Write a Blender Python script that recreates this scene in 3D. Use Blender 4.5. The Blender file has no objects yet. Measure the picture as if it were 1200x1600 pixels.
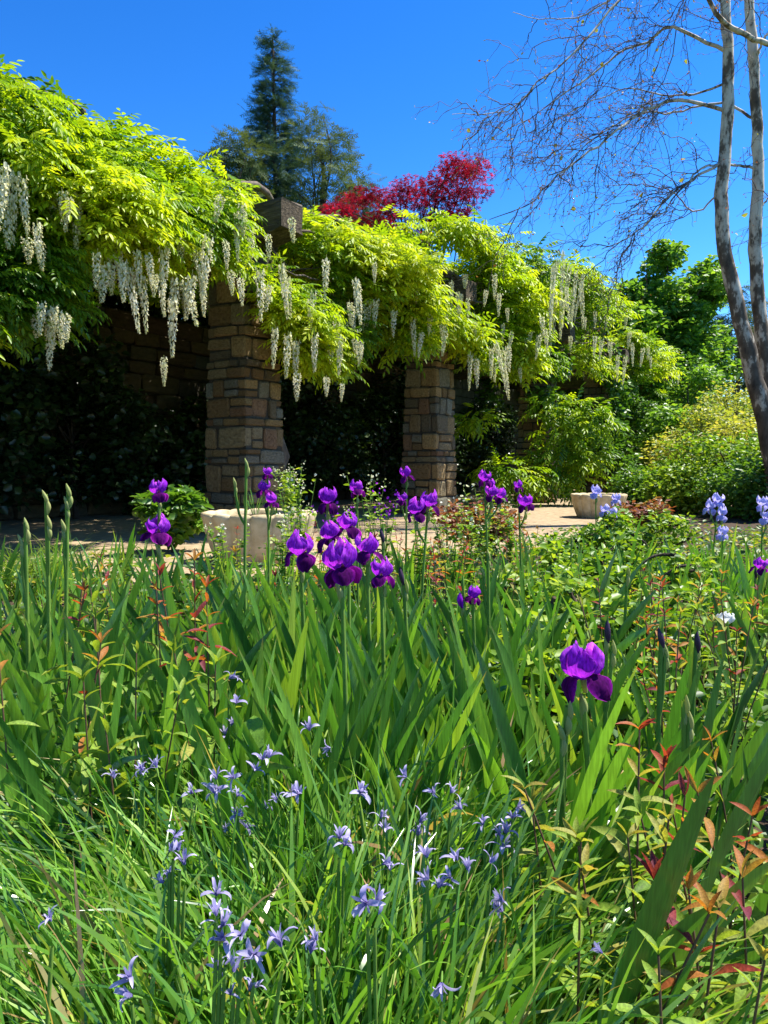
import bpy, math, random
import numpy as np
from mathutils import Matrix, Vector, Euler

# ------------------------------------------------------------------ camera, world, sun, exposure
SC = bpy.context.scene
COL = SC.collection
rng = np.random.default_rng(7)
random.seed(7)
F_PX, CX, CY, HOR = 1200.0, 600.0, 800.0, 727.0
CAM_H = 0.9
TILT = math.atan((CY - HOR) / F_PX)
cam_d = bpy.data.cameras.new('camera')
cam = bpy.data.objects.new('camera', cam_d); COL.objects.link(cam)
cam.location = (0, 0, CAM_H)
cam.rotation_euler = (math.pi / 2 - TILT, 0, 0)
cam_d.sensor_fit = 'VERTICAL'; cam_d.sensor_height = 36.0; cam_d.lens = 36.0 * F_PX / 1600.0
cam_d.clip_start = 0.05; cam_d.clip_end = 2000
SC.camera = cam

SUN_EL = math.radians(61)
SUN_H = np.array([0.96, 0.27]); SUN_H /= np.linalg.norm(SUN_H)
world = bpy.data.worlds.new('World'); SC.world = world; world.use_nodes = True
wn = world.node_tree; wn.nodes.clear()
sky = wn.nodes.new('ShaderNodeTexSky'); sky.sky_type = 'NISHITA'; sky.sun_disc = False
sky.sun_elevation = SUN_EL; sky.sun_rotation = math.atan2(SUN_H[0], SUN_H[1])
sky.altitude = 200; sky.air_density = 1.0; sky.dust_density = 0.1; sky.ozone_density = 4.0
hs = wn.nodes.new('ShaderNodeHueSaturation'); hs.inputs['Saturation'].default_value = 1.30
hs.inputs['Value'].default_value = 1.0
bg = wn.nodes.new('ShaderNodeBackground'); bg.inputs['Strength'].default_value = 0.064
wo = wn.nodes.new('ShaderNodeOutputWorld')
gm = wn.nodes.new('ShaderNodeGamma'); gm.inputs[1].default_value = 1.35
wn.links.new(sky.outputs[0], hs.inputs['Color']); wn.links.new(hs.outputs[0], gm.inputs[0]); wn.links.new(gm.outputs[0], bg.inputs[0]); wn.links.new(bg.outputs[0], wo.inputs[0])
sun_d = bpy.data.lights.new('sun', 'SUN'); sun_d.energy = 5.0; sun_d.angle = math.radians(0.5); sun_d.color = (1, 0.95, 0.86)
sun = bpy.data.objects.new('sun', sun_d); COL.objects.link(sun)
sdir = Vector((SUN_H[0] * math.cos(SUN_EL), SUN_H[1] * math.cos(SUN_EL), math.sin(SUN_EL)))
sun.rotation_euler = sdir.to_track_quat('Z', 'Y').to_euler(); sun.location = (20, 10, 30)
SC.view_settings.view_transform = 'Standard'; SC.view_settings.look = 'None'
SC.view_settings.exposure = 1.25; SC.view_settings.gamma = 1.0
SC.render.engine = 'CYCLES'
cy = SC.cycles
cy.max_bounces = 7; cy.diffuse_bounces = 4; cy.glossy_bounces = 2; cy.transmission_bounces = 5; cy.transparent_max_bounces = 4
cy.use_denoising = True
cy.sample_clamp_indirect = 6.0
cy.caustics_reflective = False; cy.caustics_refractive = False

# ------------------------------------------------------------------ helpers
PI = math.pi
def at(px, py, Y):
    """point on the ray through photo pixel (px, py) at depth Y"""
    v = Vector(((px - CX) / F_PX, (CY - py) / F_PX, -1.0))
    v.rotate(Euler((PI / 2 - TILT, 0, 0)))
    k = Y / v.y
    return np.array([v.x * k, Y, CAM_H + v.z * k])

class Geo:
    def __init__(s): s.V = []; s.Q = []; s.T = []; s.R = []; s.H = []; s.n = 0
    def add(s, V, Q=None, T=None, rnd=0.5, h=0.0):
        V = np.asarray(V, float).reshape(-1, 3)
        if Q is not None and len(Q): s.Q.append(np.asarray(Q, int).reshape(-1, 4) + s.n)
        if T is not None and len(T): s.T.append(np.asarray(T, int).reshape(-1, 3) + s.n)
        s.V.append(V)
        s.R.append(np.broadcast_to(np.asarray(rnd, float), (len(V),)))
        s.H.append(np.broadcast_to(np.asarray(h, float), (len(V),)))
        s.n += len(V)
        return s
    def scatter(s, tmpl, P, R, S, rnd=None, h=None):
        """tmpl = (V, Q); P (k,3); R (k,3,3) columns = axes; S (k,) or (k,3)"""
        V, Q = tmpl[0], tmpl[1]
        k = len(P)
        if k == 0: return s
        S = np.asarray(S, float)
        if S.ndim == 1: S = S[:, None].repeat(3, 1)
        W = np.einsum('kij,kvj->kvi', R, V[None] * S[:, None, :]) + P[:, None, :]
        QQ = (Q[None] + (np.arange(k) * len(V))[:, None, None]).reshape(-1, Q.shape[1])
        if rnd is None: rnd = rng.random(k)
        rr = np.repeat(np.broadcast_to(rnd, (k,)), len(V))
        hh = 0.0 if h is None else np.repeat(np.broadcast_to(h, (k,)), len(V))
        if Q.shape[1] == 4: s.add(W, QQ, None, rr, hh)
        else: s.add(W, None, QQ, rr, hh)
        return s
    def mesh(s, name, mats, smooth=True):
        me = bpy.data.meshes.new(name)
        V = np.concatenate(s.V) if s.V else np.zeros((0, 3))
        me.vertices.add(len(V)); me.vertices.foreach_set('co', V.ravel().astype(np.float32))
        q = np.concatenate(s.Q) if s.Q else np.zeros((0, 4), int)
        t = np.concatenate(s.T) if s.T else np.zeros((0, 3), int)
        li = np.concatenate([q.ravel(), t.ravel()]).astype(np.int32)
        me.loops.add(len(li)); me.loops.foreach_set('vertex_index', li)
        st = np.concatenate([np.arange(len(q)) * 4, len(q) * 4 + np.arange(len(t)) * 3]).astype(np.int32)
        me.polygons.add(len(st)); me.polygons.foreach_set('loop_start', st)
        me.polygons.foreach_set('use_smooth', np.full(len(st), smooth, bool))
        a = me.attributes.new('rnd', 'FLOAT', 'POINT'); a.data.foreach_set('value', np.concatenate(s.R).astype(np.float32))
        a = me.attributes.new('hue', 'FLOAT', 'POINT'); a.data.foreach_set('value', np.concatenate(s.H).astype(np.float32))
        me.update(calc_edges=True)
        for m in (mats if isinstance(mats, (list, tuple)) else [mats]): me.materials.append(m)
        return me

def link(name, me, parent=None, loc=(0, 0, 0), rot=(0, 0, 0), scale=(1, 1, 1), kind=None):
    o = bpy.data.objects.new(name, me); COL.objects.link(o)
    o.location = loc; o.rotation_euler = rot; o.scale = scale
    if parent is not None: o.parent = parent
    if kind: o['kind'] = kind
    return o
def tag(o, label, cat, group=None, kind=None):
    o['label'] = label; o['category'] = cat
    if group: o['group'] = group
    if kind: o['kind'] = kind
    return o
def thing(name, label, cat, loc=(0, 0, 0), rz=0.0, group=None):
    o = bpy.data.objects.new(name, None); COL.objects.link(o); o.empty_display_size = 0.05
    o.location = loc; o.rotation_euler = (0, 0, rz)
    return tag(o, label, cat, group)

def frames(axis, normal):
    """(k,3) axis and approximate normals -> (k,3,3) with columns side, axis, normal"""
    a = axis / np.linalg.norm(axis, axis=1, keepdims=True)
    sd = np.cross(a, normal); sd /= (np.linalg.norm(sd, axis=1, keepdims=True) + 1e-9)
    nn = np.cross(sd, a)
    return np.stack([sd, a, nn], axis=2)
def rand_dirs(k, zlo=-1.0, zhi=1.0):
    z = rng.uniform(zlo, zhi, k); p = rng.uniform(0, 2 * PI, k); r = np.sqrt(np.maximum(0, 1 - z * z))
    return np.stack([r * np.cos(p), r * np.sin(p), z], 1)

def tube(P, r, sides=7, close=True):
    P = np.asarray(P, float); n = len(P); r = np.broadcast_to(np.asarray(r, float), (n,))
    T = np.gradient(P, axis=0); T /= (np.linalg.norm(T, axis=1, keepdims=True) + 1e-9)
    up = np.array([0.31, 0.17, 0.93]); 
    if abs(T[:, :].mean(0) @ up) > 0.9: up = np.array([0.9, 0.4, 0.1])
    A = np.cross(T, up); A /= (np.linalg.norm(A, axis=1, keepdims=True) + 1e-9)
    B = np.cross(T, A)
    th = np.arange(sides) * 2 * PI / sides
    V = P[:, None] + r[:, None, None] * (np.cos(th)[None, :, None] * A[:, None] + np.sin(th)[None, :, None] * B[:, None])
    V = V.reshape(-1, 3)
    i = np.arange(n - 1)[:, None] * sides; j = np.arange(sides)[None]; j2 = (j + 1) % sides
    Q = np.stack([i + j, i + j2, i + sides + j2, i + sides + j], 2).reshape(-1, 4)
    return V, Q
def smooth_path(pts, n=24, jit=0.0):
    pts = np.asarray(pts, float); m = len(pts)
    d = np.r_[0, np.cumsum(np.linalg.norm(np.diff(pts, axis=0), axis=1))]; u = np.linspace(0, d[-1], n)
    out = np.zeros((n, pts.shape[1]))
    k = np.clip(np.searchsorted(d, u, side='right') - 1, 0, m - 2)
    tt = (u - d[k]) / (d[k + 1] - d[k] + 1e-9)
    p0 = pts[np.maximum(k - 1, 0)]; p1 = pts[k]; p2 = pts[k + 1]; p3 = pts[np.minimum(k + 2, m - 1)]
    t = tt[:, None]
    out = 0.5 * (2 * p1 + (p2 - p0) * t + (2 * p0 - 5 * p1 + 4 * p2 - p3) * t ** 2 + (3 * p1 - p0 - 3 * p2 + p3) * t ** 3)
    if jit: out[1:-1] += rng.normal(0, jit, (n - 2, pts.shape[1]))
    return out
def box(x0, x1, y0, y1, z0, z1):
    V = np.array([[x, y, z] for z in (z0, z1) for y in (y0, y1) for x in (x0, x1)], float)
    Q = np.array([[0, 2, 3, 1], [4, 5, 7, 6], [0, 1, 5, 4], [2, 6, 7, 3], [0, 4, 6, 2], [1, 3, 7, 5]])
    return V, Q

BT = [None]
def blades(base, phi, L, W, lean, bend, twist, n=8, kind='sword', fold=0.0):
    """vectorised sword / grass leaves. base (k,3); others (k,)"""
    k = len(base); t = np.linspace(0, 1, n + 1)
    th = lean[:, None] + bend[:, None] * t[None] ** 1.7
    dl = L[:, None] / n
    hx = np.concatenate([np.zeros((k, 1)), np.cumsum((np.sin(th[:, 1:]) + np.sin(th[:, :-1])) / 2 * dl, 1)], 1)
    hz = np.concatenate([np.zeros((k, 1)), np.cumsum((np.cos(th[:, 1:]) + np.cos(th[:, :-1])) / 2 * dl, 1)], 1)
    h = np.stack([np.cos(phi), np.sin(phi), np.zeros(k)], 1); p = np.stack([-np.sin(phi), np.cos(phi), np.zeros(k)], 1)
    z = np.array([0, 0, 1.0])
    C = base[:, None] + hx[..., None] * h[:, None] + hz[..., None] * z
    nrm = np.cos(th)[..., None] * h[:, None] - np.sin(th)[..., None] * z
    tw = twist[:, None] * (0.6 + 0.4 * t[None])
    wd = np.cos(tw)[..., None] * p[:, None] + np.sin(tw)[..., None] * nrm
    if kind == 'sword': w = np.minimum(1, 0.72 + 0.55 * t) * np.maximum(0, 1 - t ** 3.2) ** 0.75
    else: w = np.minimum(1, 0.6 + 1.2 * t) * np.maximum(0, 1 - t ** 2.2) ** 0.8
    w = W[:, None] * 0.5 * w[None]
    off = w[..., None] * wd
    ctr = C + np.cross(wd, nrm * 0 + z)[...] * 0
    if fold:
        fn = np.cross(wd, np.gradient(C, axis=1)); fn /= (np.linalg.norm(fn, axis=2, keepdims=True) + 1e-9)
        mid = C + fn * (w * fold)[..., None]
        V = np.stack([C - off, mid, C + off], 2); c = 3
    else:
        V = np.stack([C - off, C + off], 2); c = 2
    nv = (n + 1) * c; BT[0] = np.tile(np.repeat(t, c), k)
    i = np.arange(n)[:, None] * c + np.arange(c - 1)[None]
    q = np.stack([i, i + 1, i + c + 1, i + c], -1).reshape(-1, 4)
    Q = (q[None] + (np.arange(k) * nv)[:, None, None]).reshape(-1, 4)
    return V.reshape(-1, 3), Q, nv

# ------------------------------------------------------------------ materials
def new_mat(name):
    m = bpy.data.materials.new(name); m.use_nodes = True; nt = m.node_tree; nt.nodes.clear()
    out = nt.nodes.new('ShaderNodeOutputMaterial')
    return m, nt, out
def ramp(nt, stops, interp='LINEAR'):
    r = nt.nodes.new('ShaderNodeValToRGB'); r.color_ramp.interpolation = interp
    e = r.color_ramp.elements
    while len(e) < len(stops): e.new(0.5)
    for el, (p, c) in zip(e, stops): el.position = p; el.color = (*c, 1)
    return r
def N(nt, typ, **kw):
    n = nt.nodes.new(typ)
    for k, v in kw.items():
        if k in n.inputs: n.inputs[k].default_value = v
        else: setattr(n, k, v)
    return n
def leaf_mat(name, stops, tr=0.4, tr_gain=(1.6, 1.5, 0.6), rough=0.45, spec=0.4, attr='rnd', objvar=0.25, fibre=None, vary=0.25, tip=False):
    m, nt, out = new_mat(name); L = nt.links.new
    at_ = N(nt, 'ShaderNodeAttribute', attribute_name=attr); oi = N(nt, 'ShaderNodeObjectInfo')
    ma = N(nt, 'ShaderNodeMath', operation='MULTIPLY_ADD'); L(oi.outputs['Random'], ma.inputs[0]); ma.inputs[1].default_value = objvar
    L(at_.outputs['Fac'], ma.inputs[2])
    sb = N(nt, 'ShaderNodeMath', operation='SUBTRACT'); L(ma.outputs[0], sb.inputs[0]); sb.inputs[1].default_value = objvar * 0.5
    rp = ramp(nt, stops); L(sb.outputs[0], rp.inputs[0])
    tc = N(nt, 'ShaderNodeTexCoord')
    mp = N(nt, 'ShaderNodeMapping'); L(tc.outputs['Object'], mp.inputs[0])
    mp.inputs['Scale'].default_value = fibre if fibre else (18, 18, 18)
    nz = N(nt, 'ShaderNodeTexNoise', Scale=1.0, Detail=3.0); L(mp.outputs[0], nz.inputs['Vector'])
    mr = N(nt, 'ShaderNodeMapRange'); L(nz.outputs['Fac'], mr.inputs[0]); mr.inputs[1].default_value = 0.25; mr.inputs[2].default_value = 0.75
    mr.inputs[3].default_value = 1 - vary; mr.inputs[4].default_value = 1 + vary
    mx = N(nt, 'ShaderNodeMix', data_type='RGBA', blend_type='MULTIPLY'); mx.inputs[0].default_value = 1.0
    L(rp.outputs[0], mx.inputs[6]); L(mr.outputs[0], mx.inputs[7])
    if tip:
        ha = N(nt, 'ShaderNodeAttribute', attribute_name='hue'); t1 = N(nt, 'ShaderNodeMapRange'); L(ha.outputs['Fac'], t1.inputs[0]); t1.inputs[1].default_value = 0.93; t1.inputs[2].default_value = 1.0
        t2 = N(nt, 'ShaderNodeMath', operation='MULTIPLY'); L(t1.outputs[0], t2.inputs[0]); L(sb.outputs[0], t2.inputs[1])
        tm = N(nt, 'ShaderNodeMix', data_type='RGBA'); L(t2.outputs[0], tm.inputs[0]); L(mx.outputs[2], tm.inputs[6]); tm.inputs[7].default_value = (0.30, 0.17, 0.06, 1)
        mx = tm
    pb = N(nt, 'ShaderNodeBsdfPrincipled', Roughness=rough); pb.inputs['Specular IOR Level'].default_value = spec
    L(mx.outputs[2], pb.inputs['Base Color'])
    if fibre:
        bp = N(nt, 'ShaderNodeBump', Strength=0.25, Distance=0.002); L(nz.outputs['Fac'], bp.inputs['Height']); L(bp.outputs[0], pb.inputs['Normal'])
    tg = N(nt, 'ShaderNodeMix', data_type='RGBA', blend_type='MULTIPLY'); tg.inputs[0].default_value = 1.0
    L(mx.outputs[2], tg.inputs[6]); tg.inputs[7].default_value = (*tr_gain, 1)
    tb = N(nt, 'ShaderNodeBsdfTranslucent'); L(tg.outputs[2], tb.inputs[0])
    ms = N(nt, 'ShaderNodeMixShader'); ms.inputs[0].default_value = tr
    L(pb.outputs[0], ms.inputs[1]); L(tb.outputs[0], ms.inputs[2]); L(ms.outputs[0], out.inputs[0])
    return m
def solid_mat(name, stops, scale=6.0, detail=6.0, rough=0.85, bump=0.5, dist=0.02, spec=0.2, stretch=(1, 1, 1), objvar=None, obj_amount=0.0, second=None):
    """noise-coloured solid; objvar: stops picked by object random, multiplied with noise"""
    m, nt, out = new_mat(name); L = nt.links.new
    tc = N(nt, 'ShaderNodeTexCoord'); mp = N(nt, 'ShaderNodeMapping'); L(tc.outputs['Object'], mp.inputs[0]); mp.inputs['Scale'].default_value = stretch
    oi = N(nt, 'ShaderNodeObjectInfo')
    vm = N(nt, 'ShaderNodeVectorMath', operation='ADD'); L(mp.outputs[0], vm.inputs[0])
    ml = N(nt, 'ShaderNodeMath', operation='MULTIPLY'); L(oi.outputs['Random'], ml.inputs[0]); ml.inputs[1].default_value = 37.0
    L(ml.outputs[0], vm.inputs[1])
    nz = N(nt, 'ShaderNodeTexNoise', Scale=scale, Detail=detail, Roughness=0.62); L(vm.outputs[0], nz.inputs['Vector'])
    pb = N(nt, 'ShaderNodeBsdfPrincipled', Roughness=rough); pb.inputs['Specular IOR Level'].default_value = spec
    if objvar:
        ro = ramp(nt, objvar, 'CONSTANT'); L(oi.outputs['Random'], ro.inputs[0])
        rp = ramp(nt, stops); L(nz.outputs['Fac'], rp.inputs[0])
        mx = N(nt, 'ShaderNodeMix', data_type='RGBA', blend_type='MULTIPLY'); mx.inputs[0].default_value = 1
        L(ro.outputs[0], mx.inputs[6]); L(rp.outputs[0], mx.inputs[7]); L(mx.outputs[2], pb.inputs['Base Color'])
    else:
        rp = ramp(nt, stops); L(nz.outputs['Fac'], rp.inputs[0]); L(rp.outputs[0], pb.inputs['Base Color'])
    n2 = N(nt, 'ShaderNodeTexNoise', Scale=scale * 5, Detail=4.0); L(vm.outputs[0], n2.inputs['Vector'])
    ad = N(nt, 'ShaderNodeMath', operation='MULTIPLY_ADD'); L(n2.outputs['Fac'], ad.inputs[0]); ad.inputs[1].default_value = 0.4; L(nz.outputs['Fac'], ad.inputs[2])
    bp = N(nt, 'ShaderNodeBump', Strength=bump, Distance=dist); L(ad.outputs[0], bp.inputs['Height']); L(bp.outputs[0], pb.inputs['Normal'])
    L(pb.outputs[0], out.inputs[0])
    return m

M = {}
M['wist'] = leaf_mat('wisteria_leaf', [(0, (0.07, 0.17, 0.010)), (0.2, (0.15, 0.28, 0.010)), (0.45, (0.255, 0.395, 0.012)), (0.8, (0.38, 0.50, 0.014)), (1, (0.47, 0.545, 0.024))], tr=0.5, tr_gain=(1.35, 1.25, 0.5), rough=0.42, spec=0.35)
M['raceme'] = leaf_mat('wisteria_blossom', [(0, (0.42, 0.46, 0.16)), (0.3, (0.62, 0.61, 0.34)), (0.7, (0.76, 0.73, 0.54)), (1, (0.82, 0.79, 0.66))], tr=0.3, tr_gain=(1.0, 1.0, 0.85), rough=0.7, spec=0.15, vary=0.1)
M['iris_leaf'] = leaf_mat('iris_leaf', [(0, (0.03, 0.105, 0.02)), (0.4, (0.085, 0.225, 0.03)), (0.8, (0.17, 0.335, 0.042)), (1, (0.29, 0.40, 0.05))], tr=0.36, tr_gain=(1.8, 1.75, 0.55), rough=0.28, spec=0.7, fibre=(260, 260, 5), vary=0.32, tip=True)
M['grass_leaf'] = leaf_mat('narrow_iris_leaf', [(0, (0.032, 0.115, 0.018)), (0.45, (0.11, 0.26, 0.034)), (0.8, (0.20, 0.37, 0.05)), (0.94, (0.33, 0.43, 0.065)), (0.98, (0.40, 0.34, 0.14)), (1, (0.34, 0.22, 0.10))], tr=0.38, tr_gain=(1.7, 1.75, 0.6), rough=0.26, spec=0.75, vary=0.25, tip=True)
M['stem'] = leaf_mat('iris_stem', [(0, (0.11, 0.23, 0.035)), (1, (0.24, 0.36, 0.06))], tr=0.2, rough=0.7, spec=.15)
M['bract'] = leaf_mat('iris_bract', [(0, (0.25, 0.36, 0.10)), (0.6, (0.42, 0.44, 0.17)), (1, (0.40, 0.30, 0.22))], tr=0.35, rough=0.8, spec=.1)
M['standard'] = leaf_mat('purple_standard', [(0, (0.16, 0.012, 0.42)), (0.6, (0.28, 0.025, 0.52)), (1, (0.52, 0.12, 0.74))], tr=0.5, tr_gain=(1.6, 1.2, 1.2), rough=0.85, spec=0.08, fibre=(190, 190, 30), vary=0.6)
M['fall'] = leaf_mat('purple_fall', [(0, (0.045, 0.003, 0.06)), (0.5, (0.09, 0.004, 0.12)), (0.85, (0.24, 0.008, 0.25)), (1, (0.42, 0.04, 0.40))], tr=0.4, tr_gain=(2.0, 1.0, 1.8), rough=0.9, spec=0.05, fibre=(160, 160, 30), vary=0.5)
M['lilac'] = leaf_mat('lilac_petal', [(0, (0.20, 0.16, 0.46)), (0.45, (0.38, 0.34, 0.58)), (1, (0.58, 0.54, 0.66))], tr=0.4, tr_gain=(1.1, 1.05, 1.1), rough=0.8, spec=0.08, vary=0.3)
M['palebearded'] = leaf_mat('pale_lilac_petal', [(0, (0.34, 0.30, 0.72)), (0.5, (0.48, 0.45, 0.82)), (1, (0.62, 0.58, 0.86))], tr=0.4, tr_gain=(1.1, 1.1, 1.1), rough=0.5, spec=0.2, vary=0.2)
M['darkbud'] = leaf_mat('dark_bud', [(0, (0.03, 0.015, 0.03)), (1, (0.08, 0.03, 0.09))], tr=0.15, rough=0.5)
M['white_petal'] = leaf_mat('white_petal', [(0, (0.75, 0.74, 0.72)), (1, (0.82, 0.82, 0.8))], tr=0.4, tr_gain=(1, 1, 1), rough=0.5)
M['beard'] = leaf_mat('yellow_beard', [(0, (0.55, 0.35, 0.08)), (1, (0.6, 0.5, 0.3))], tr=0.2)
M['loose'] = leaf_mat('loosestrife_leaf', [(0, (0.06, 0.15, 0.02)), (0.3, (0.20, 0.32, 0.035)), (0.5, (0.30, 0.29, 0.06)), (0.66, (0.36, 0.16, 0.03)), (0.8, (0.30, 0.05, 0.03)), (1, (0.17, 0.035, 0.055))], tr=0.42, tr_gain=(1.7, 1.4, 0.6), rough=0.6, spec=.25, attr='hue', objvar=0.12, vary=.45)
M['loosestem'] = leaf_mat('loosestrife_stem', [(0, (0.10, 0.05, 0.03)), (1, (0.16, 0.09, 0.05))], tr=0.05, rough=0.5)
M['lime'] = leaf_mat('lime_leaf', [(0, (0.06, 0.15, 0.015)), (0.5, (0.16, 0.29, 0.02)), (1, (0.34, 0.44, 0.04))], tr=0.45, tr_gain=(1.4, 1.3, 0.5), rough=0.42)
M['cover'] = leaf_mat('ground_cover_leaf', [(0, (0.02, 0.06, 0.012)), (0.5, (0.06, 0.14, 0.02)), (0.8, (0.16, 0.26, 0.03)), (0.93, (0.32, 0.36, 0.06)), (1, (0.40, 0.14, 0.05))], tr=0.4, tr_gain=(1.6, 1.4, 0.5), rough=0.45)
M['midgreen'] = leaf_mat('mid_green_leaf', [(0, (0.04, 0.11, 0.015)), (0.6, (0.09, 0.20, 0.02)), (1, (0.17, 0.30, 0.03))], tr=0.4, rough=0.4)
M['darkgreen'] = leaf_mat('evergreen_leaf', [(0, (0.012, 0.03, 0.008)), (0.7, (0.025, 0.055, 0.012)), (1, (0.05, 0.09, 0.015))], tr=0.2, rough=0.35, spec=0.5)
M['treegreen'] = leaf_mat('tree_leaf', [(0, (0.05, 0.13, 0.02)), (0.6, (0.12, 0.25, 0.03)), (1, (0.24, 0.38, 0.04))], tr=0.5, rough=0.45)
M['yellowgreen'] = leaf_mat('yellow_green_leaf', [(0, (0.13, 0.20, 0.03)), (0.6, (0.30, 0.34, 0.05)), (1, (0.48, 0.42, 0.10))], tr=0.42, rough=0.5)
M['spruce'] = leaf_mat('spruce_needle', [(0, (0.025, 0.06, 0.045)), (0.6, (0.05, 0.10, 0.075)), (1, (0.10, 0.17, 0.13))], tr=0.15, rough=0.7, spec=0.1)
M['cedar'] = leaf_mat('cedar_needle', [(0, (0.05, 0.08, 0.03)), (0.6, (0.10, 0.145, 0.06)), (1, (0.16, 0.20, 0.09))], tr=0.2, rough=0.75, spec=0.1)
M['maple'] = leaf_mat('maple_leaf', [(0, (0.07, 0.005, 0.010)), (0.5, (0.18, 0.008, 0.022)), (1, (0.40, 0.014, 0.05))], tr=0.5, tr_gain=(1.7, 0.8, 0.9), rough=0.75, spec=.08)
M['redshrub'] = leaf_mat('bronze_shrub_leaf', [(0, (0.14, 0.03, 0.02)), (0.5, (0.22, 0.08, 0.04)), (1, (0.24, 0.26, 0.06))], tr=0.4, rough=0.5)
M['bark'] = solid_mat('bark', [(0.3, (0.03, 0.022, 0.016)), (0.7, (0.10, 0.075, 0.055))], scale=5, rough=0.95, bump=0.9, dist=0.03, stretch=(3, 3, 0.6))
M['vine'] = solid_mat('vine_bark', [(0.3, (0.07, 0.055, 0.04)), (0.7, (0.20, 0.16, 0.12))], scale=8, rough=0.95, bump=0.8, dist=0.02, stretch=(3, 3, 0.6))
M['timber'] = solid_mat('weathered_timber', [(0.3, (0.045, 0.035, 0.024)), (0.55, (0.11, 0.085, 0.055)), (0.75, (0.21, 0.165, 0.115))], scale=4, rough=0.95, bump=1.0, dist=0.05, stretch=(1.0, 5, 9))
M['soil'] = solid_mat('soil', [(0.3, (0.03, 0.02, 0.012)), (0.7, (0.10, 0.07, 0.045))], scale=14, rough=1, bump=1, dist=0.03)
M['gravel'] = solid_mat('gravel', [(0.3, (0.20, 0.145, 0.085)), (0.6, (0.36, 0.275, 0.165)), (0.8, (0.43, 0.34, 0.22))], scale=9, detail=9, rough=0.95, bump=0.6, dist=0.015)
M['turf'] = solid_mat('turf', [(0.3, (0.03, 0.06, 0.015)), (0.7, (0.07, 0.12, 0.03))], scale=2, rough=1, bump=1, dist=0.05)
M['cast'] = solid_mat('cast_stone', [(0.28, (0.20, 0.145, 0.07)), (0.40, (0.42, 0.33, 0.18)), (0.6, (0.56, 0.46, 0.28)), (0.8, (0.62, 0.53, 0.35))], scale=7, detail=8, rough=0.9, bump=0.5, dist=0.012)
STONES = [(0, (0.30, 0.22, 0.12)), (0.12, (0.20, 0.14, 0.08)), (0.24, (0.26, 0.22, 0.15)), (0.38, (0.19, 0.19, 0.17)), (0.46, (0.34, 0.25, 0.14)), (0.58, (0.22, 0.14, 0.095)), (0.68, (0.27, 0.21, 0.13)), (0.8, (0.15, 0.13, 0.10)), (0.88, (0.24, 0.18, 0.11)), (0.95, (0.21, 0.225, 0.22))]
M['stone'] = solid_mat('field_stone', [(0.28, (0.22, 0.21, 0.17)), (0.42, (0.62, 0.58, 0.50)), (0.58, (0.85, 0.82, 0.74)), (0.78, (1.25, 1.2, 1.1))], scale=9, detail=10, rough=0.92, bump=1.0, dist=0.035, objvar=[(p, (c[0] * 1.10, c[1] * 1.10, c[2] * 1.02)) for p, c in STONES])
M['shade_tint'] = solid_mat('shade_tinted_stone', [(0.25, (0.35, 0.36, 0.30)), (0.5, (0.7, 0.68, 0.62)), (0.8, (1.0, 0.97, 0.9))], scale=5, detail=8, rough=0.95, bump=0.8, dist=0.02, objvar=[(p, (c[0] * .42, c[1] * .42, c[2] * .40)) for p, c in STONES])  # pillar stone tones darkened: the bay's shade is put into the wall colour
M['twig'] = solid_mat('twig_bark', [(0.3, (0.06, 0.048, 0.04)), (0.7, (0.16, 0.13, 0.11))], scale=6, rough=0.9, bump=0.3)
M['mortar'] = solid_mat('mortar', [(0.3, (0.035, 0.03, 0.022)), (0.7, (0.075, 0.062, 0.045))], scale=20, rough=1, bump=0.7, dist=0.01)
def plane_bark():
    m, nt, out = new_mat('plane_tree_bark'); L = nt.links.new
    tc = N(nt, 'ShaderNodeTexCoord'); mp = N(nt, 'ShaderNodeMapping'); L(tc.outputs['Object'], mp.inputs[0]); mp.inputs['Scale'].default_value = (1.6, 1.6, 0.8)
    a = N(nt, 'ShaderNodeTexNoise', Scale=3.2, Detail=7.0, Roughness=0.65); L(mp.outputs[0], a.inputs['Vector'])
    sp = N(nt, 'ShaderNodeSeparateXYZ'); L(tc.outputs['Object'], sp.inputs[0])
    mr = N(nt, 'ShaderNodeMapRange'); L(sp.outputs[2], mr.inputs[0]); mr.inputs[1].default_value = 1.5; mr.inputs[2].default_value = 6.0; mr.inputs[3].default_value = 0.08; mr.inputs[4].default_value = -0.03
    ad = N(nt, 'ShaderNodeMath', operation='ADD'); L(a.outputs['Fac'], ad.inputs[0]); L(mr.outputs[0], ad.inputs[1])
    rp = ramp(nt, [(0.40, (0.52, 0.47, 0.38)), (0.49, (0.38, 0.33, 0.26)), (0.54, (0.12, 0.095, 0.07)), (0.75, (0.03, 0.024, 0.018))]); L(ad.outputs[0], rp.inputs[0])
    pb = N(nt, 'ShaderNodeBsdfPrincipled', Roughness=0.9); pb.inputs['Specular IOR Level'].default_value = 0.15; L(rp.outputs[0], pb.inputs['Base Color'])
    bp = N(nt, 'ShaderNodeBump', Strength=0.7, Distance=0.02); L(a.outputs['Fac'], bp.inputs['Height']); L(bp.outputs[0], pb.inputs['Normal']); L(pb.outputs[0], out.inputs[0])
    return m
M['plane'] = plane_bark()

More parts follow.
